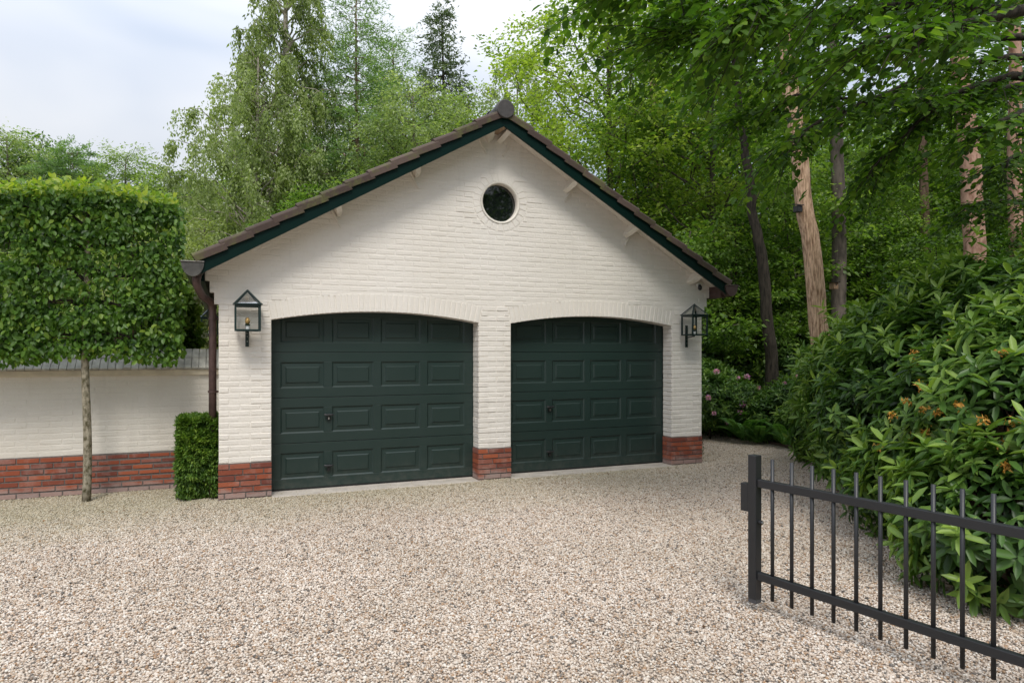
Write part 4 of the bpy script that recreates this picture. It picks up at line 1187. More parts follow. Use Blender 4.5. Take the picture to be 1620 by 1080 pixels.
# --- distant line on the left
GL = 'trees beyond the garden wall'
tree('distant_tree', 'olive green tree at the left edge above the clipped hornbeam', GX(12, 34), 5, M['grey'], M['bark_grey'], 1.28, .3, GL)
tree('distant_pine', 'round topped pine standing clear above the clipped hornbeam', GX(115, 33), 8, M['larch'], M['bark_brown'],
     params=((11.6, 4.0, 2.5, 'larch', 'dome', 80, 40, 24, .18, .16), dict(twl=1.1, wr=.24)), group=GL)
tree('distant_tree', 'broad mid green tree right of the round topped pine', GX(200, 32), 5, M['oak'], M['bark_grey'], 1.12, 1.9, GL)
tree('distant_tree', 'bushy green tree dipping towards the weeping birch', GX(268, 30), 7, M['oak'], M['bark_dark'], 1.38, 1.0, GL)
tree('distant_tree', 'soft dark tree between the olive tree and the round topped pine', GX(62, 37), 7, M['beech'], M['bark_grey'], 1.85, 3.0, GL, cat='tree')
tree('distant_tree', 'low green tree right beside the weeping birch base', GX(325, 27), 7, M['oak'], M['bark_dark'], 1.18, 5.0, GL)
tree('pale_bush_tree', 'yellow green bushy tree between the hornbeam and the left eaves', GX(325, 17.5), 9, M['palebush'], M['bark_grey'],
     params=((5.0, .6, 1.4, 'broad', 'broad', 50, 36, 24, .075, .1), dict(twl=.6)), group=GL)
tree('pale_bush_tree', 'yellow green bush glimpsed through the clipped hornbeam', GX(215, 16), 9, M['palebush'], M['bark_grey'], .88, 2.0, GL)
tree('pale_bush_tree', 'pale bush glimpsed behind the hornbeam at the left edge', GX(80, 17), 9, M['oak'], M['bark_grey'], .95, 4.0, GL)

# --- right-hand wood
GR = 'leafy trees in the wood right of the garage'
BEECH = ((11.9, 1.2, 4.4, 'broad', 'broad', 100, 46, 22, .105, .16), dict(twl=1.25, wr=.62))
tree('bright_beech', 'bright yellow green beech leaning over the right roof slope', GX(965, 18.5), 11, M['beech_bright'], M['bark_grey'], params=BEECH, group=GR, zs=1.02)
tree('beech_tree', 'mid green beech filling the wood straight behind the right eaves', GX(1130, 16.5), 12, M['beech'], M['bark_grey'],
     params=((10.5, .7, 3.6, 'broad', 'broad', 90, 46, 20, .10, .13), dict(twl=1.0, wr=.62)), group=GR)
tree('beech_tree', 'beech crown behind the pale leaning pine trunk', GX(1340, 19), 12, M['beech'], M['bark_grey'], .78, 1.2, GR)
tree('beech_tree', 'beech thicket behind the top of the large rhododendron', GX(1470, 20), 12, M['beech'], M['bark_grey'], .9, 2.7, GR)
tree('beech_tree', 'shaded beech at the right edge of the photo', GX(1660, 16.8), 12, M['beech_dark'], M['bark_grey'], .95, 4.2, GR)
tree('bright_beech', 'sunlit green tree far back between the grey trunk and the right edge', GX(1400, 27), 11, M['beech_bright'], M['bark_grey'], .82, 2.2, GR)
tree('bright_beech', 'far beech above the right roof slope beyond the bright beech', GX(1090, 27), 11, M['beech'], M['bark_grey'], 1.15, 3.9, GR)
SAP = ((4.6, .25, 1.7, 'broad', 'dome', 60, 34, 18, .085, .06), dict(twl=.6, wr=.62))
tree('sapling', 'low leafy sapling just past the right lantern', GX(1165, 14.6), 13, M['beech'], M['bark_dark'], params=SAP, group=GR)
for px_, d_, s_, lb in ((1250, 16.5, 1.1, 'low leafy growth between the dark trunk and the pale pine'), (1370, 17, 1.1, 'low leafy growth right of the grey trunk'), (1480, 14.8, .95, 'low leafy growth behind the rhododendron near the reddish trunk'), (1610, 13.8, .9, 'low shaded growth behind the rhododendron at the right edge')):
    tree('sapling', lb, GX(px_, d_), 13, M['beech'] if px_ < 1500 else M['beech_dark'], M['bark_dark'], s_, px_ * .1, GR)

def bare_trunk(name, label, pts_, r0, r1, bark, crown=None):
    """trunk through given world points; crown high above the frame"""
    b = Vector((pts_[0].x, pts_[0].y, 0)); t = empty(name, b, label, 'tree')
    m = MB(); rr_ = random.Random(len(label)); q = []
    for i in range(len(pts_) - 1):
        for f in (0, .25, .5, .75): q.append(pts_[i].lerp(pts_[i + 1], f) + Vector((rr_.uniform(-.02, .02), rr_.uniform(-.02, .02), 0)))
    q.append(pts_[-1]); n = len(q)
    q[0].z = -.06
    m.tube(q, [(r0 + (r1 - r0) * i / (n - 1)) * (1.3 if i == 0 else 1) * rr_.uniform(.96, 1.04) for i in range(n)], 20)
    m.build('trunk', bark, t, smooth=True)
    # crown beyond the frame: needle or leaf clumps on short limbs
    r = np.random.default_rng(len(label)); top = np.array(pts_[-1]); k = 26
    bm = MB(); Cs, Ds = [], []
    for i in range(k):
        f = r.uniform(0, 1); a = r.uniform(0, 6.28); l = r.uniform(.8, 2.4) * (1.1 - f * .5)
        s0 = top + np.array([0, 0, -.5 + 3.5 * f]); e = s0 + np.array([math.cos(a) * l, math.sin(a) * l, .5])
        bm.tube([tuple(s0), tuple((s0 + e) / 2 + np.array([0, 0, .1])), tuple(e)], [.04, .025, .01], 5)
        m_ = 240; s = r.uniform(.35, 1.05, (m_, 1)); Cs.append(s0 + (e - s0) * s + rnd(r, m_, .28)); Ds.append(rnd(r, m_, 1) + np.array([0, 0, .3]))
    bm.tube([tuple(top), tuple(top + np.array([0, 0, 3.4]))], [r1, .03], 8)
    bm.build('branches', bark, t)
    C = np.concatenate(Cs); D = np.concatenate(Ds); n = len(C)
    leaves_obj('crown', C, D, rnd(r, n), r.uniform(.08, .16, n), r.uniform(.02, .04, n), r.random(n), M['spruce'] if crown is None else crown, t, 4)
    return t
def side(px, py, d): return P(px, py, d)
bare_trunk('pine_tree', 'pale furrowed pine trunk leaning left beside the rhododendron', [side(1303, 640, 11), side(1298, 540, 11), side(1284, 400, 11), side(1268, 280, 11), side(1252, 150, 11), side(1232, -60, 11)], .155, .115, M['bark_pine'])
bare_trunk('grey_tree', 'straight smooth grey trunk right of the pale pine', [side(1330, 640, 14), side(1328, 470, 14), side(1326, 300, 14), side(1318, 100, 14), side(1314, -60, 14)], .16, .10, M['bark_grey'])
bare_trunk('dark_tree', 'dark slender crooked trunk rising from the pink rhododendron', [side(1222, 622, 13), side(1220, 560, 13), side(1212, 470, 13), side(1205, 400, 13), side(1190, 330, 13), side(1182, 260, 13), side(1172, 200, 13), side(1160, 60, 13), side(1150, -80, 13)], .125, .05, M['bark_dark'], M['beech'])
bare_trunk('pine_tree', 'bare pinkish pine trunk seen through leaves over the rhododendron', [side(1543, 640, 12), side(1540, 390, 12), side(1535, 240, 12), side(1520, 120, 12), side(1505, -60, 12)], .19, .13, M['bark_red'])
bare_trunk('pine_tree', 'slim orange pine trunk at the extreme right edge', [side(1608, 600, 14), side(1606, 320, 14), side(1605, 80, 14), side(1606, -80, 14)], .14, .10, M['bark_red'])
bare_trunk('grey_tree', 'thin brown trunk low behind the top of the rhododendron', [side(1466, 600, 17), side(1464, 380, 17), side(1460, 250, 17), side(1455, -40, 17)], .13, .08, M['bark_brown'])
bare_trunk('pine_tree', 'orange pine trunk glimpsed in the leaves above the right roof slope', [side(1045, 600, 20), side(1042, 330, 20), side(1036, 180, 20), side(1030, -40, 20)], .15, .10, M['bark_red'])
# boxes on the trunks
v = P(1262, 331, 10.9); t = empty('trunk_box', v, 'small dark box fixed to the pale leaning pine trunk', 'box')
m = MB(); m.box(-.05, .05, -.05, .05, -.05, .05); m.build('box', M['black'], t, (0, 0, 0), bevel=.006)
m = MB(); m.add([(-.065, -.07, .05), (.065, -.07, .05), (.065, .06, .08), (-.065, .06, .08), (-.065, -.07, .062), (.065, -.07, .062), (.065, .06, .092), (-.065, .06, .092)], [(0, 3, 2, 1), (4, 5, 6, 7), (0, 1, 5, 4), (1, 2, 6, 5), (2, 3, 7, 6), (3, 0, 4, 7)]); m.build('lid', M['black'], t, (0, 0, 0))
v = P(1319, 452, 13.75); t = empty('nest_box', v, 'little tan nest box on the straight grey trunk', 'nest box')
m = MB(); m.box(-.06, .06, -.06, .06, -.07, .06); m.build('box', M['wood'], t, (0, 0, 0), bevel=.004)
m = MB(); m.box(-.08, .08, -.09, .08, .062, .078); m.build('roof', M['bark_dark'], t, (0, 0, 0))
m = MB(); m.tube([(0, -.0605, .015), (0, -.066, .015)], .016, 10); m.build('entrance_hole', M['rubber'], t, (0, 0, 0))

# far wood: one mass of leaves behind everything (also behind the camera, where the window reflects it)
def wood_mass(name, label, fx, n, r, mat, ls):
    """clumps of leaves: fx(r, k) gives clump centres"""
    k = n // 70; cc_ = fx(r, k); C = np.repeat(cc_, 70, 0) + rnd(r, k * 70, 1.0) * np.array([.75, .75, .38])
    N_ = len(C); keep = C[:, 2] > -.02; C = C[keep]; N_ = len(C)
    tt = np.clip(np.repeat(r.uniform(.1, .75, k), 70)[keep] + r.normal(0, .12, N_), 0, 1)
    L = ls * r.uniform(.7, 1.3, N_)
    o = leaves_obj(name, C, rnd(r, N_) + np.array([0, 0, -.3]), rnd(r, N_, .55) + np.array([0, 0, 1.]), L, L * .62, tt, mat)
    return tag(o, label, 'wood')
def band(p0, p1, d0, d1, z0, z1):
    def f(r, k):
        px = r.uniform(p0, p1, k); d = r.uniform(d0, d1, k); z = r.uniform(z0, z1, k)
        u = (px - 810) / F * d
        return np.stack([u * math.cos(YAW) + d * math.sin(YAW), -u * math.sin(YAW) + d * math.cos(YAW), z], 1)
    return f
rw = np.random.default_rng(77)
wood_mass('woodland', 'deep green woodland mass closing the view on the right', band(980, 2050, 24, 34, 0, 11.4), 180000, rw, M['beech'], .17)
wood_mass('woodland', 'woodland mass low behind the garage roof', band(360, 900, 31, 38, 0, 11.5), 110000, rw, M['oak'], .16)
wood_mass('woodland', 'low woodland mass behind the garden wall', band(-300, 400, 40, 48, 0, 11.0), 70000, rw, M['oak'], .2)
def behind(r, k):
    f = r.random(k); j = r.uniform(0, 4, k)
    return np.stack([-4 + 17 * f + j * .8, -15 + 17 * f ** 2 + j * -.6, r.uniform(0, 1, k) * (5 + 7 * np.clip(f * 1.6, 0, 1))], 1)
wood_mass('woodland', 'woodland behind the viewer mirrored in the round window', behind, 70000, rw, M['beech_dark'], .2)

# --- overhanging foreground beech (trunk right of the frame)
def overhang():
    r = np.random.default_rng(31)
    base = UD(8.4, 7.2); t = empty('overhanging_beech', (base.x, base.y, 0), 'near beech reaching dark leafy branches in from the upper right corner', 'tree')
    m = MB(); m.tube([base + Vector((0, 0, z)) + Vector((.1 * math.sin(z), 0, 0)) for z in np.linspace(-.05, 9, 10)], list(np.linspace(.3, .16, 10)), 16)
    m.build('trunk', M['bark_grey'], t, smooth=True)
    # branches: (start height, list of (px,py,d))
    BR = [(4.6, [(1620, 18, 7.0), (1480, 8, 6.6), (1360, 12, 6.3), (1240, 40, 6.0), (1120, 60, 5.9), (1060, 50, 5.8)]),
          (4.0, [(1620, 135, 7.4), (1500, 158, 7.0), (1400, 150, 6.7), (1300, 190, 6.5), (1220, 240, 6.4)]),
          (5.6, [(1640, -60, 6.6), (1480, -90, 6.2), (1300, -80, 6.0), (1150, -50, 5.6), (1040, -40, 5.5), (980, -35, 5.5)]),
          (3.6, [(1640, 235, 8.2), (1600, 250, 7.9), (1580, 262, 7.8)]),
          (4.2, [(1600, 120, 7.0), (1500, 150, 6.9), (1440, 205, 6.9), (1380, 265, 7.0)]),
          (5.0, [(1560, 60, 8.4), (1420, 70, 8.0), (1300, 90, 7.8), (1200, 110, 7.7), (1120, 130, 7.7)]),
          (4.6, [(1600, 90, 9.2), (1480, 110, 9.0), (1380, 160, 8.8), (1260, 150, 8.6), (1150, 190, 8.6)]),
          (6.0, [(1620, -10, 9.0), (1450, 0, 8.7), (1280, 20, 8.4), (1130, 10, 8.2), (1050, 20, 8.2)]),
          (3.2, [(1640, 320, 8.8), (1580, 318, 8.6), (1520, 325, 8.5)]),
          (5.8, [(1600, 20, 5.2), (1520, 40, 4.9), (1440, 50, 4.8), (1360, 70, 4.8)]),
          (5.4, [(1600, -30, 5.4), (1400, -40, 5.0), (1250, -20, 4.9), (1180, 10, 4.9)]),
          (4.4, [(1640, 170, 6.0), (1590, 190, 5.8), (1540, 205, 5.8)]),
          ]
    bm = MB(); Cs, Ds, Ns, Ls, Ts = [], [], [], [], []
    tw = MB()
    for h, pl in BR:
        pts_ = [base + Vector((0, 0, h))] + [P(*q) for q in pl]
        n = len(pts_); bm.tube(pts_, list(np.linspace(.055, .008, n)), 7)
        A = np.array([tuple(p) for p in pts_]); ln = np.linalg.norm(A[-1] - A[1])
        k = int(41 * ln)
        u = r.uniform(.9, n - 1.001, k); i = u.astype(int); i = np.clip(i, 0, n - 2); f = (u - i)[:, None]
        b0 = A[i] * (1 - f) + A[i + 1] * f; ld = nrm(A[i + 1] - A[i])
        sd_ = nrm(np.cross(ld, [0, 0, 1.])) * np.where(r.random(k) < .5, -1, 1)[:, None]
        td = nrm(ld * .8 + sd_ * r.uniform(.2, 1.2, (k, 1)) + rnd(r, k, .22) + np.array([0, 0, -.28])); wl = r.uniform(.35, .95, k)
        for q in range(k):
            m_ = int(wl[q] * 21); s = (np.arange(m_) + .5) / m_
            ts = np.cross(td[q], [0, 0, 1.]); ts /= np.linalg.norm(ts)
            alt = np.where(np.arange(m_) % 2 == 0, 1, -1)[:, None]
            # side shoots make a flat spray
            off = r.uniform(0, .17, (m_, 1)) * alt * (1 - s[:, None] * .5)
            c = b0[q] + td[q] * (wl[q] * s[:, None]) + ts * off; c[:, 2] -= .12 * wl[q] * s ** 2; c += rnd(r, m_, .012)
            Cs.append(c); Ds.append(td[q] * .7 + ts * alt * .9 + rnd(r, m_, .25) + np.array([0, 0, -.25]))
            Ns.append(np.array([0, 0, 1.]) + rnd(r, m_, .3)); Ls.append(r.uniform(.06, .105, m_)); Ts.append(np.clip(r.normal(.4, .2, m_) + r.uniform(-.12, .15), 0, 1))
            if q % 2 == 0:
                e = b0[q] + td[q] * wl[q]; e[2] -= .12 * wl[q]
                tw.tube([tuple(b0[q]), tuple((b0[q] + e) / 2 + np.array([0, 0, .03])), tuple(e)], [.006, .004, .002], 3, False)
    bm.build('branches', M['bark_dark'], t, smooth=True)
    tw.build('twigs', M['bark_dark'], t)['kind'] = 'stuff'
    C, D, Nn, L, T = map(np.concatenate, (Cs, Ds, Ns, Ls, Ts))
    d = C @ np.array([math.sin(YAW), math.cos(YAW), 0]); u = C @ np.array([math.cos(YAW), -math.sin(YAW), 0])
    inv = np.abs(u / d) < .74; idx = np.where(inv)[0]; idx = idx[np.argsort(d[idx])][:900]; idx = r.choice(idx, 300, replace=False)
    ms = np.zeros(len(C), bool); ms[idx] = True
    single_leaves('leaf', C[ms], D[ms], Nn[ms], L[ms] * 1.1, .66, T[ms], M['beech_dark'], t)
    leaves_obj('foliage', C[~ms], D[~ms], Nn[~ms], L[~ms], L[~ms] * .66, T[~ms], M['beech_dark'], t, 6)
    print('overhang leaves', len(C))
overhang()

# --- shrubs of lumps
def lump_points(r, lumps, per_m2, zmin=.05, inner=.0):
    """points on the outside of a union of ellipsoids; lumps (x,y,z,rx,ry,rz)"""
    Cs, Os = [], []
    for i, (x, y, z, a, b, c) in enumerate(lumps):
        area = 4 * math.pi * (((a * b) ** 1.6 + (a * c) ** 1.6 + (b * c) ** 1.6) / 3) ** (1 / 1.6)
        n = int(area * per_m2); dv = nrm(rnd(r, n)); k = 1 - np.abs(r.normal(0, .07, (n, 1))) - inner
        k = k + .07 * np.sin(dv[:, :1] * 7 + i) * np.sin(dv[:, 2:3] * 8 + i * 2) + .05 * np.sin(dv[:, 1:2] * 13)
        p = np.array([x, y, z]) + dv * np.array([a, b, c]) * k
        o = nrm(dv / np.array([a, b, c])); ok = p[:, 2] > zmin
        for j, (x2, y2, z2, a2, b2, c2) in enumerate(lumps):
            if j != i: ok &= (((p - np.array([x2, y2, z2])) / np.array([a2, b2, c2])) ** 2).sum(1) > .72 * (1 - inner)
        Cs.append(p[ok]); Os.append(o[ok])
    return np.concatenate(Cs), np.concatenate(Os)
def rosettes(r, P0, O, nl, L, wr, upb=.5, spread=1.0, e0=-.15, e1=.95):
    """whorls of long leaves around an outward axis"""
    n = len(P0); ax = nrm(O + np.array([0, 0, upb]) + rnd(r, n, .28))
    t1 = nrm(np.cross(ax, np.array([.3, .2, .9]))); t2 = np.cross(ax, t1)
    a = (np.arange(nl) * 2.399)[None] + r.uniform(0, 6.28, (n, 1)); el = np.linspace(e0, e1, nl)[None] + r.normal(0, .13, (n, nl))
    D = (t1[:, None] * np.cos(a)[..., None] + t2[:, None] * np.sin(a)[..., None]) * np.cos(el)[..., None] * spread + ax[:, None] * np.sin(el)[..., None]
    D[..., 2] -= .12
    Nn = ax[:, None] - D * (D * ax[:, None]).sum(-1, keepdims=True) * .5
    C = P0[:, None] + ax[:, None] * (np.linspace(-.05, .02, nl)[None, :, None]) + r.normal(0, .004, (n, nl, 3))
    LL = L * r.uniform(.72, 1.15, (n, nl)); T = np.clip(.28 + .3 * (np.linspace(0, 1, nl)[None]) + r.uniform(-.22, .22, (n, 1)) + r.normal(0, .08, (n, nl)), 0, 1)
    return C.reshape(-1, 3), D.reshape(-1, 3), Nn.reshape(-1, 3), LL.ravel(), T.ravel()
def rhododendron():
    r = np.random.default_rng(91)
    def lp(px, d, z, a, b, c): x, y = GX(px, d); return (x, y, z, a, b, c)
    lumps = [lp(1625, 4.62, .45, .75, .75, .58), lp(1545, 5.2, .4, .55, .55, .5), lp(1480, 6.0, .45, .7, .7, .5), lp(1580, 5.6, .85, .95, 1.0, 1.0), lp(1700, 5.0, .9, 1.0, 1.1, 1.1), lp(1480, 6.6, .95, .95, 1.0, 1.0), lp(1620, 6.6, 1.45, 1.1, 1.1, 1.1),
             lp(1430, 7.8, 1.0, 1.0, 1.0, 1.1), lp(1500, 7.9, 1.55, 1.0, 1.0, 1.0), lp(1386, 9.0, .95, .95, .95, 1.1), lp(1342, 9.9, .6, .75, .8, .8),
             lp(1440, 9.3, 1.35, 1.1, 1.1, 1.05), lp(1760, 6.6, 1.5, 1.3, 1.3, 1.2), lp(1600, 8.2, 1.7, 1.1, 1.1, 1.05)]
    b = GX(1530, 7.0); t = empty('large_rhododendron', (b[0], b[1], 0), 'large glossy rhododendron with withered orange blooms behind the gate', 'bush')
    P0, O = lump_points(r, lumps, 66, .08)
    g_ = np.sin(P0[:, 0] * 4.1 + 1.3 * np.sin(P0[:, 2] * 5)) * np.sin(P0[:, 1] * 4.7 + P0[:, 2] * 6.3) ; kp = r.random(len(P0)) > np.clip((g_ - .25) * 1.6, 0, .9)
    P0, O = P0[kp], O[kp]; g_ = g_[kp]; P0 = P0 + O * (r.normal(0, .05, (len(P0), 1)) - g_[:, None] * .09)
    C, D, Nn, L, T = rosettes(r, P0, O, 11, .145, .3, .75, 1.0, -.38, .72); rs = np.repeat(r.uniform(.65, 1.15, len(P0)), 11); L = L * rs
    T = np.clip(T + np.repeat(-.22 * g_ + .12 * np.sin(P0[:, 1] * 1.7 + 2), 11) + (.10 * np.clip((7.6 - C[:, 1]) * -.25, -1, 1)), 0, 1)
    # loose new shoots rising from the surface
    print('rhodo rosettes', len(P0))
    k = r.choice(len(P0), len(P0) // 7, replace=False); P1 = P0[k] + O[k] * .1 + np.array([0, 0, .07]) * r.uniform(.3, 1.6, (len(k), 1))
    C2, D2, N2, L2, T2 = rosettes(r, P1, O[k], 8, .15, .3, 1.2, .75); T2 = np.clip(T2 + .28, 0, 1)
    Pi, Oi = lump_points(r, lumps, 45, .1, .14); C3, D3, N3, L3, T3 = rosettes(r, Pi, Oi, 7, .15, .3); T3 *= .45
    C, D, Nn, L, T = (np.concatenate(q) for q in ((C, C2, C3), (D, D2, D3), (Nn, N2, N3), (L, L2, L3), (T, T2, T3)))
    d = C @ np.array([math.sin(YAW), math.cos(YAW), 0]); u = C @ np.array([math.cos(YAW), -math.sin(YAW), 0])
    outs = np.zeros(len(C), bool); outs[:len(P0) * 11] = True
    idx = np.where((u / d < .74) & outs)[0]; idx = idx[np.argsort(d[idx])][:700]; idx = r.choice(idx, 300, replace=False)
    ms = np.zeros(len(C), bool); ms[idx] = True
    single_leaves('leaf', C[ms], D[ms], Nn[ms], L[ms] * 1.05, .35, T[ms], M['rhodo'], t, .2)
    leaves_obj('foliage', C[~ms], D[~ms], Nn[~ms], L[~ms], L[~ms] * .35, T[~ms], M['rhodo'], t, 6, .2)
    m = MB()
    for x, y, z, a, b_, c in lumps:
        for q in range(16):
            dv = nrm(rnd(r, 1))[0]; dv[2] = abs(dv[2]); e = np.array([x, y, z * .8]) + dv * np.array([a, b_, c]) * .85
            s0 = (x + r.uniform(-.2, .2), y + r.uniform(-.2, .2), 0); md_ = ((s0[0] + e[0]) / 2 + r.uniform(-.1, .1), (s0[1] + e[1]) / 2, e[2] * .55)
            m.tube([s0, md_, tuple(e)], [.028, .016, .006], 5)
    m.build('stems', M['bark_brown'], t)
    # withered orange trusses
    vis = [(x, o_) for x, o_ in zip(P0, O)]
    dd = P0 @ np.array([math.sin(YAW), math.cos(YAW), 0]); uu = P0 @ np.array([math.cos(YAW), -math.sin(YAW), 0])
    px = 810 + F * uu / dd; py = HY - F * (P0[:, 2] - CAM_H) / dd
    facing = (O * nrm(np.array([0, 0, 1.65]) - P0)).sum(1) > .35
    tg = [(1455, 575), (1465, 600), (1460, 620), (1466, 652), (1478, 660), (1520, 640), (1532, 645), (1575, 680), (1590, 690), (1600, 705), (1560, 690), (1595, 755), (1530, 705), (1480, 690), (1500, 545), (1600, 570), (1470, 700), (1420, 700), (1585, 790), (1335, 535), (1370, 545), (1462, 585), (1475, 612), (1448, 640), (1610, 662), (1570, 715), (1436, 668), (1505, 655), (1590, 730), (1462, 720)]
    for tx, ty in tg:
        sc_ = np.where(facing, (px - tx) ** 2 + (py - ty) ** 2, 1e9); j = int(np.argmin(sc_))
        if sc_[j] > 900: continue
        n = 24; c0 = P0[j] + O[j] * .11
        Cc = c0 + rnd(r, n, .016); Dd = nrm(rnd(r, n) + np.array([0, 0, -1.0]))
        leaves_obj('flower_truss', Cc, Dd, rnd(r, n), r.uniform(.024, .04, n), r.uniform(.011, .019, n), r.random(n), M['orange'], t, 4, .2, None)
rhododendron()

def shrub(name, label, xy, lumps, mat, per, L, wr, nl=7, group=None, flowers=None, fmat=None, seed=1, cat='bush'):
    r = np.random.default_rng(seed); t = empty(name, (xy[0], xy[1], 0), label, cat, group)
    lumps = [(xy[0] + a, xy[1] + b, c, d, e, f) for a, b, c, d, e, f in lumps]
    P0, O = lump_points(r, lumps, per, .04); C, D, Nn, LL, T = rosettes(r, P0, O, nl, L, wr)
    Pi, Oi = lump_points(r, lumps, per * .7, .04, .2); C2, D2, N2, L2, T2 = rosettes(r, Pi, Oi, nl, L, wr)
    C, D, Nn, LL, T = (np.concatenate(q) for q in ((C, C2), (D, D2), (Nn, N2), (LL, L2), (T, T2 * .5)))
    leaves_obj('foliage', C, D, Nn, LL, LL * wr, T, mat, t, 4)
    m = MB()
    for x, y, z, a, b_, c in lumps:
        for q in range(5): m.tube([(x, y, 0), (x + r.uniform(-.5, .5) * a, y + r.uniform(-.5, .5) * b_, z + c * .5)], [.02, .006], 5)
    m.build('stems', M['bark_dark'], t)
    if flowers:
        face = (O * nrm(np.array([0, 0, 1.65]) - P0)).sum(1) > .2; idx = np.where(face)[0]
        dd = P0 @ np.array([math.sin(YAW), math.cos(YAW), 0]); uu = P0 @ np.array([math.cos(YAW), -math.sin(YAW), 0])
        px = 810 + F * uu / dd; py = HY - F * (P0[:, 2] - CAM_H) / dd
        for tx, ty, sz in flowers:
            j = idx[np.argmin((px[idx] - tx) ** 2 + (py[idx] - ty) ** 2)]; n = 34
            c0 = P0[j] + O[j] * .08; Dd = nrm(rnd(r, n) + O[j] * .7)
            leaves_obj('flower_truss', c0 + Dd * .02 * sz, Dd, rnd(r, n), .045 * sz, .035 * sz, r.random(n), fmat or M['pink'], t, 4, .2, None)
    return t
shrub('pink_rhododendron', 'rhododendron with pink blooms beside the right corner of the garage', GX(1165, 12.6),
      [(-.40, .25, .72, .5, .5, .5), (.1, .1, .66, .42, .45, .48), (.5, .15, .5, .4, .45, .42), (-.1, .7, .75, .7, .6, .7), (.25, .5, .95, .35, .35, .3)], M['rhodo'], 120, .10, .3, 8, seed=4,
      flowers=[(1131, 596, 1.1), (1160, 600, .8), (1180, 600, 1.1), (1199, 620, .9), (1170, 637, 1.1), (1168, 648, .9), (1210, 634, .8), (1122, 632, .9), (1127, 650, .8), (1146, 662, .8), (1200, 656, .6)])
shrub('small_rhododendron', 'light green rhododendron at the base of the dark crooked trunk', GX(1250, 12.2), [(0, 0, .55, .5, .5, .6), (-.3, .2, .4, .4, .4, .45)], M['rhodo'], 110, .11, .3, 8, seed=6,
      flowers=[(1250, 586, .7), (1243, 612, .7)])
shrub('laurel', 'dark laurel right behind the pink rhododendron', GX(1150, 14.4), [(-.6, .1, .9, .9, .7, 1.1), (.6, .3, .8, .9, .7, 1.0)], M['laurel'], 70, .12, .4, 7, seed=8)
shrub('laurel', 'dark laurel under the pale leaning pine trunk', GX(1275, 13.6), [(0, .1, .8, .9, .7, .95), (.9, .1, .8, .9, .7, 1.0)], M['laurel'], 70, .12, .4, 7, seed=9)
shrub('laurel', 'big leaved white flowering shrub between the hornbeam and the downpipe', (-.95, 9.95), [(.10, -.1, 1.75, .5, .35, .95), (.3, .15, 1.0, .5, .35, .75), (-.5, .1, 1.4, .5, .4, .8)], M['beech'], 170, .11, .5, 6, seed=10,
      flowers=[(312, 468, 1.2), (308, 476, 1.1), (313, 478, .9), (317, 530, .8)], fmat=M['whitepetal'])
def fern(label, px, py, d, seed, s=1.0):
    r = np.random.default_rng(seed); x, y = GX(px, d)
    t = empty('fern', (x, y, 0), label, 'fern', 'ferns in the planting bed')
    for k in range(11):
        a = k * 2.399 + r.uniform(-.3, .3); l = s * r.uniform(.34, .55); n = 26
        u = np.linspace(.08, 1, n); out = np.array([math.cos(a), math.sin(a), 0]); sdv = np.array([-math.sin(a), math.cos(a), 0])
        c = np.array([x, y, 0]) + out * (u * l)[:, None]; c[:, 2] += s * (1.05 * u - .62 * u ** 2) * (1 if k % 3 else .6); D0 = r.uniform(-.3, .3)
        C = np.repeat(c, 2, 0); sg = np.tile([1, -1], n)[:, None]; D = sdv * sg + out * .35 + np.array([0, 0, -.1 + D0]) * np.array([1, 1, 1.]); L = np.repeat(.13 * s * np.sin(np.clip(u * 2.6 + .35, 0, 3.1)), 2) + .01
        leaves_obj('frond', C, D, np.array([0, 0, .7]) - out * .5 + rnd(r, 2 * n, .15), L, L * .3, r.uniform(.3, .9, 2 * n), M['fern'], t, 4, .1, None)
fern('arching fern at the front of the pink rhododendron', 1180, 680, 12.1, 1)
fern('fern below the dark crooked trunk', 1222, 680, 12.3, 2, 1.15)
fern('fern close to the right corner of the garage', 1135, 680, 13.4, 3, 1.1)
fern('low fern touching the gravel edge in the middle of the bed', 1200, 685, 11.9, 4, .8)
fern('fern half under the left leaves of the large rhododendron', 1245, 690, 11.6, 5, .9)
fern('fern behind the arching fern under the pink blooms', 1160, 670, 12.6, 6, 1.2)
# ivy at the right pier
def ivy():
    r = np.random.default_rng(3); x0, y0 = XR + .05, FY + .05
    t = empty('climber', (x0, y0, 0), 'sparse climbing stems at the foot of the right pier', 'plant')
    m = MB(); C = []
    for k in range(7):
        p = [Vector((x0 + r.uniform(-.02, .05), y0 + r.uniform(-.1, .4), 0))]
        for i in range(6): p.append(p[-1] + Vector((r.uniform(-.02, .025), r.uniform(-.03, .03), r.uniform(.04, .075))))
        m.tube(p, [.004] * 7, 4); C += [tuple(q) for q in p[1:] for _ in range(3)]
    m.build('stems', M['bark_dark'], t); C = np.array(C) + rnd(r, len(C), .012); n = len(C)
    leaves_obj('foliage', C, rnd(r, n), rnd(r, n), .035, .022, r.random(n), M['laurel'], t, 4)
ivy()
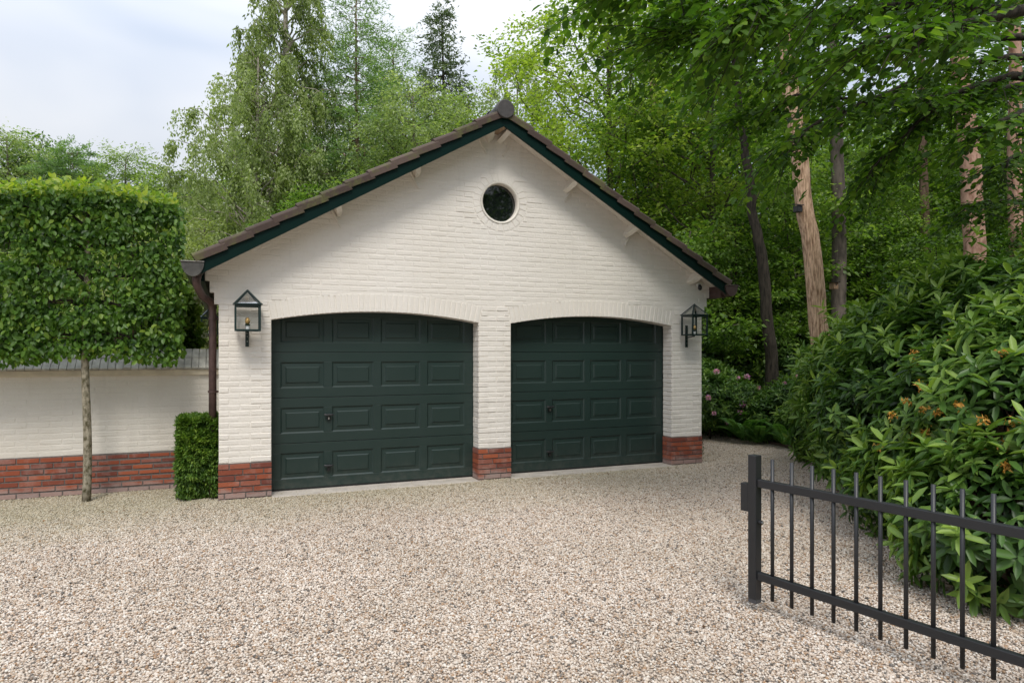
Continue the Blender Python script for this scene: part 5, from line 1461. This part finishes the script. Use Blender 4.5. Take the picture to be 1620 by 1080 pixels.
# litter and ground cover in the beds
def scatter(name, label, cat, band_, n, mat, L, wr, up, seed, z=.0):
    r = np.random.default_rng(seed); C = band_(r, n); C[:, 2] = z - .045 + r.uniform(0, .03, n)
    ok = np.array([not inside(c[0], c[1], outl) for c in C]); C = C[ok]; n = len(C)
    D = rnd(r, n); D[:, 2] = D[:, 2] * .2 + up
    LL = L * r.uniform(.6, 1.3, n)
    tag(leaves_obj(name, C, D, rnd(r, n, .4) + np.array([0, 0, 1.]), LL, LL * wr, r.random(n), mat), label, cat)
scatter('leaf_litter', 'brown leaf litter on the soil of the planting bed', 'litter', band(1090, 1340, 10, 17, 0, 0), 14000, M['litter'], .06, .6, 0, 1)
scatter('ground_cover', 'short green ground cover along the gravel edge', 'ground cover', band(1090, 1330, 10.5, 15.5, 0, 0), 9000, M['fern'], .07, .35, .7, 2)

def fallen():
    r = np.random.default_rng(55); n = 420
    C = np.stack([r.uniform(-4, 6.6, n), r.uniform(2.2, 10.5, n), np.full(n, -.004)], 1)
    edge_ = r.random(n) < .45; C[edge_, 1] = 8.05 - np.abs(r.normal(0, .35, edge_.sum()))
    ok = np.array([inside(c[0], c[1], outl) and not (-.2 < c[0] < 6.5 and c[1] > 8.1) for c in C]); C = C[ok]; n = len(C)
    D = rnd(r, n); D[:, 2] *= .1
    tag(leaves_obj('fallen_leaves', C, D, rnd(r, n, .35) + np.array([0, 0, 1.]), r.uniform(.015, .04, n), r.uniform(.01, .022, n), r.random(n), M['litter']), 'few small dry leaves and bits lying on the gravel', 'litter')
fallen()
# ================================================================== GATE
def gate():
    A = UD((1194 - 810) / F * 4.37, 4.37); B = UD(2.3625, 3.15)
    d = (B - A).normalized(); nn = Vector((-d.y, d.x, 0)); Lg = 3.1
    t = empty('open_gate', (A.x, A.y, 0), 'low open anthracite metal gate leaf with upright pickets', 'gate')
    o = Vector((A.x, A.y, 0)); z_ = Vector((0, 0, 1))
    def pb(name, a, b, w, h, mat=M['gate'], bev=.003, up=(0, 0, 1)):
        m = MB(); m.bar(a, b, w, h, up); return m.build(name, mat, t, bevel=bev)
    for s in (0, Lg):
        c = o + d * s
        m = MB(); m.bar(c + z_ * .062, c + z_ * .978, .060, .060, d); m.build('post', M['gate'], t, bevel=.004)
    c = o; m = MB(); m.bar(c + z_ * .036, c + z_ * .061, .057, .057, d); m.build('foot_cap', M['gatecap'], t, bevel=.002)
    for zz in (.803, .214):
        m = MB(); m.bar(o + d * .032 + z_ * zz, o + d * (Lg - .032) + z_ * zz, .04, .05); m.build('rail', M['gate'], t, bevel=.004)
    s = .130; k = 0
    while s < Lg - .08:
        c = o + d * s
        m = MB(); m.tube([c + z_ * .082, c + z_ * .965], .0115, 10); m.build('picket', M['gate'], t, smooth=True)
        s += .1345; k += 1
    c = o - d * .062; m = MB(); m.bar(c + z_ * .61, c + z_ * .79, .045, .06, d); m.build('latch_box', M['gate'], t, bevel=.003)
    c = o + d * .034; m = MB(); m.tube([c + z_ * .555 - nn * .0, c + z_ * .555 + d * .022], [.014, .012], 12); m.build('latch_knob', M['black'], t)
    m = MB(); m.tube([c + z_ * .555 + d * .022, c + z_ * .555 + d * .028], .008, 10); m.build('bolt', M['steel'], t)
    c = o + d * (Lg + .11)
gate()
print('objects', len(bpy.data.objects), 'tris', sum(len(m.polygons) for m in bpy.data.meshes if m.users) * 2)
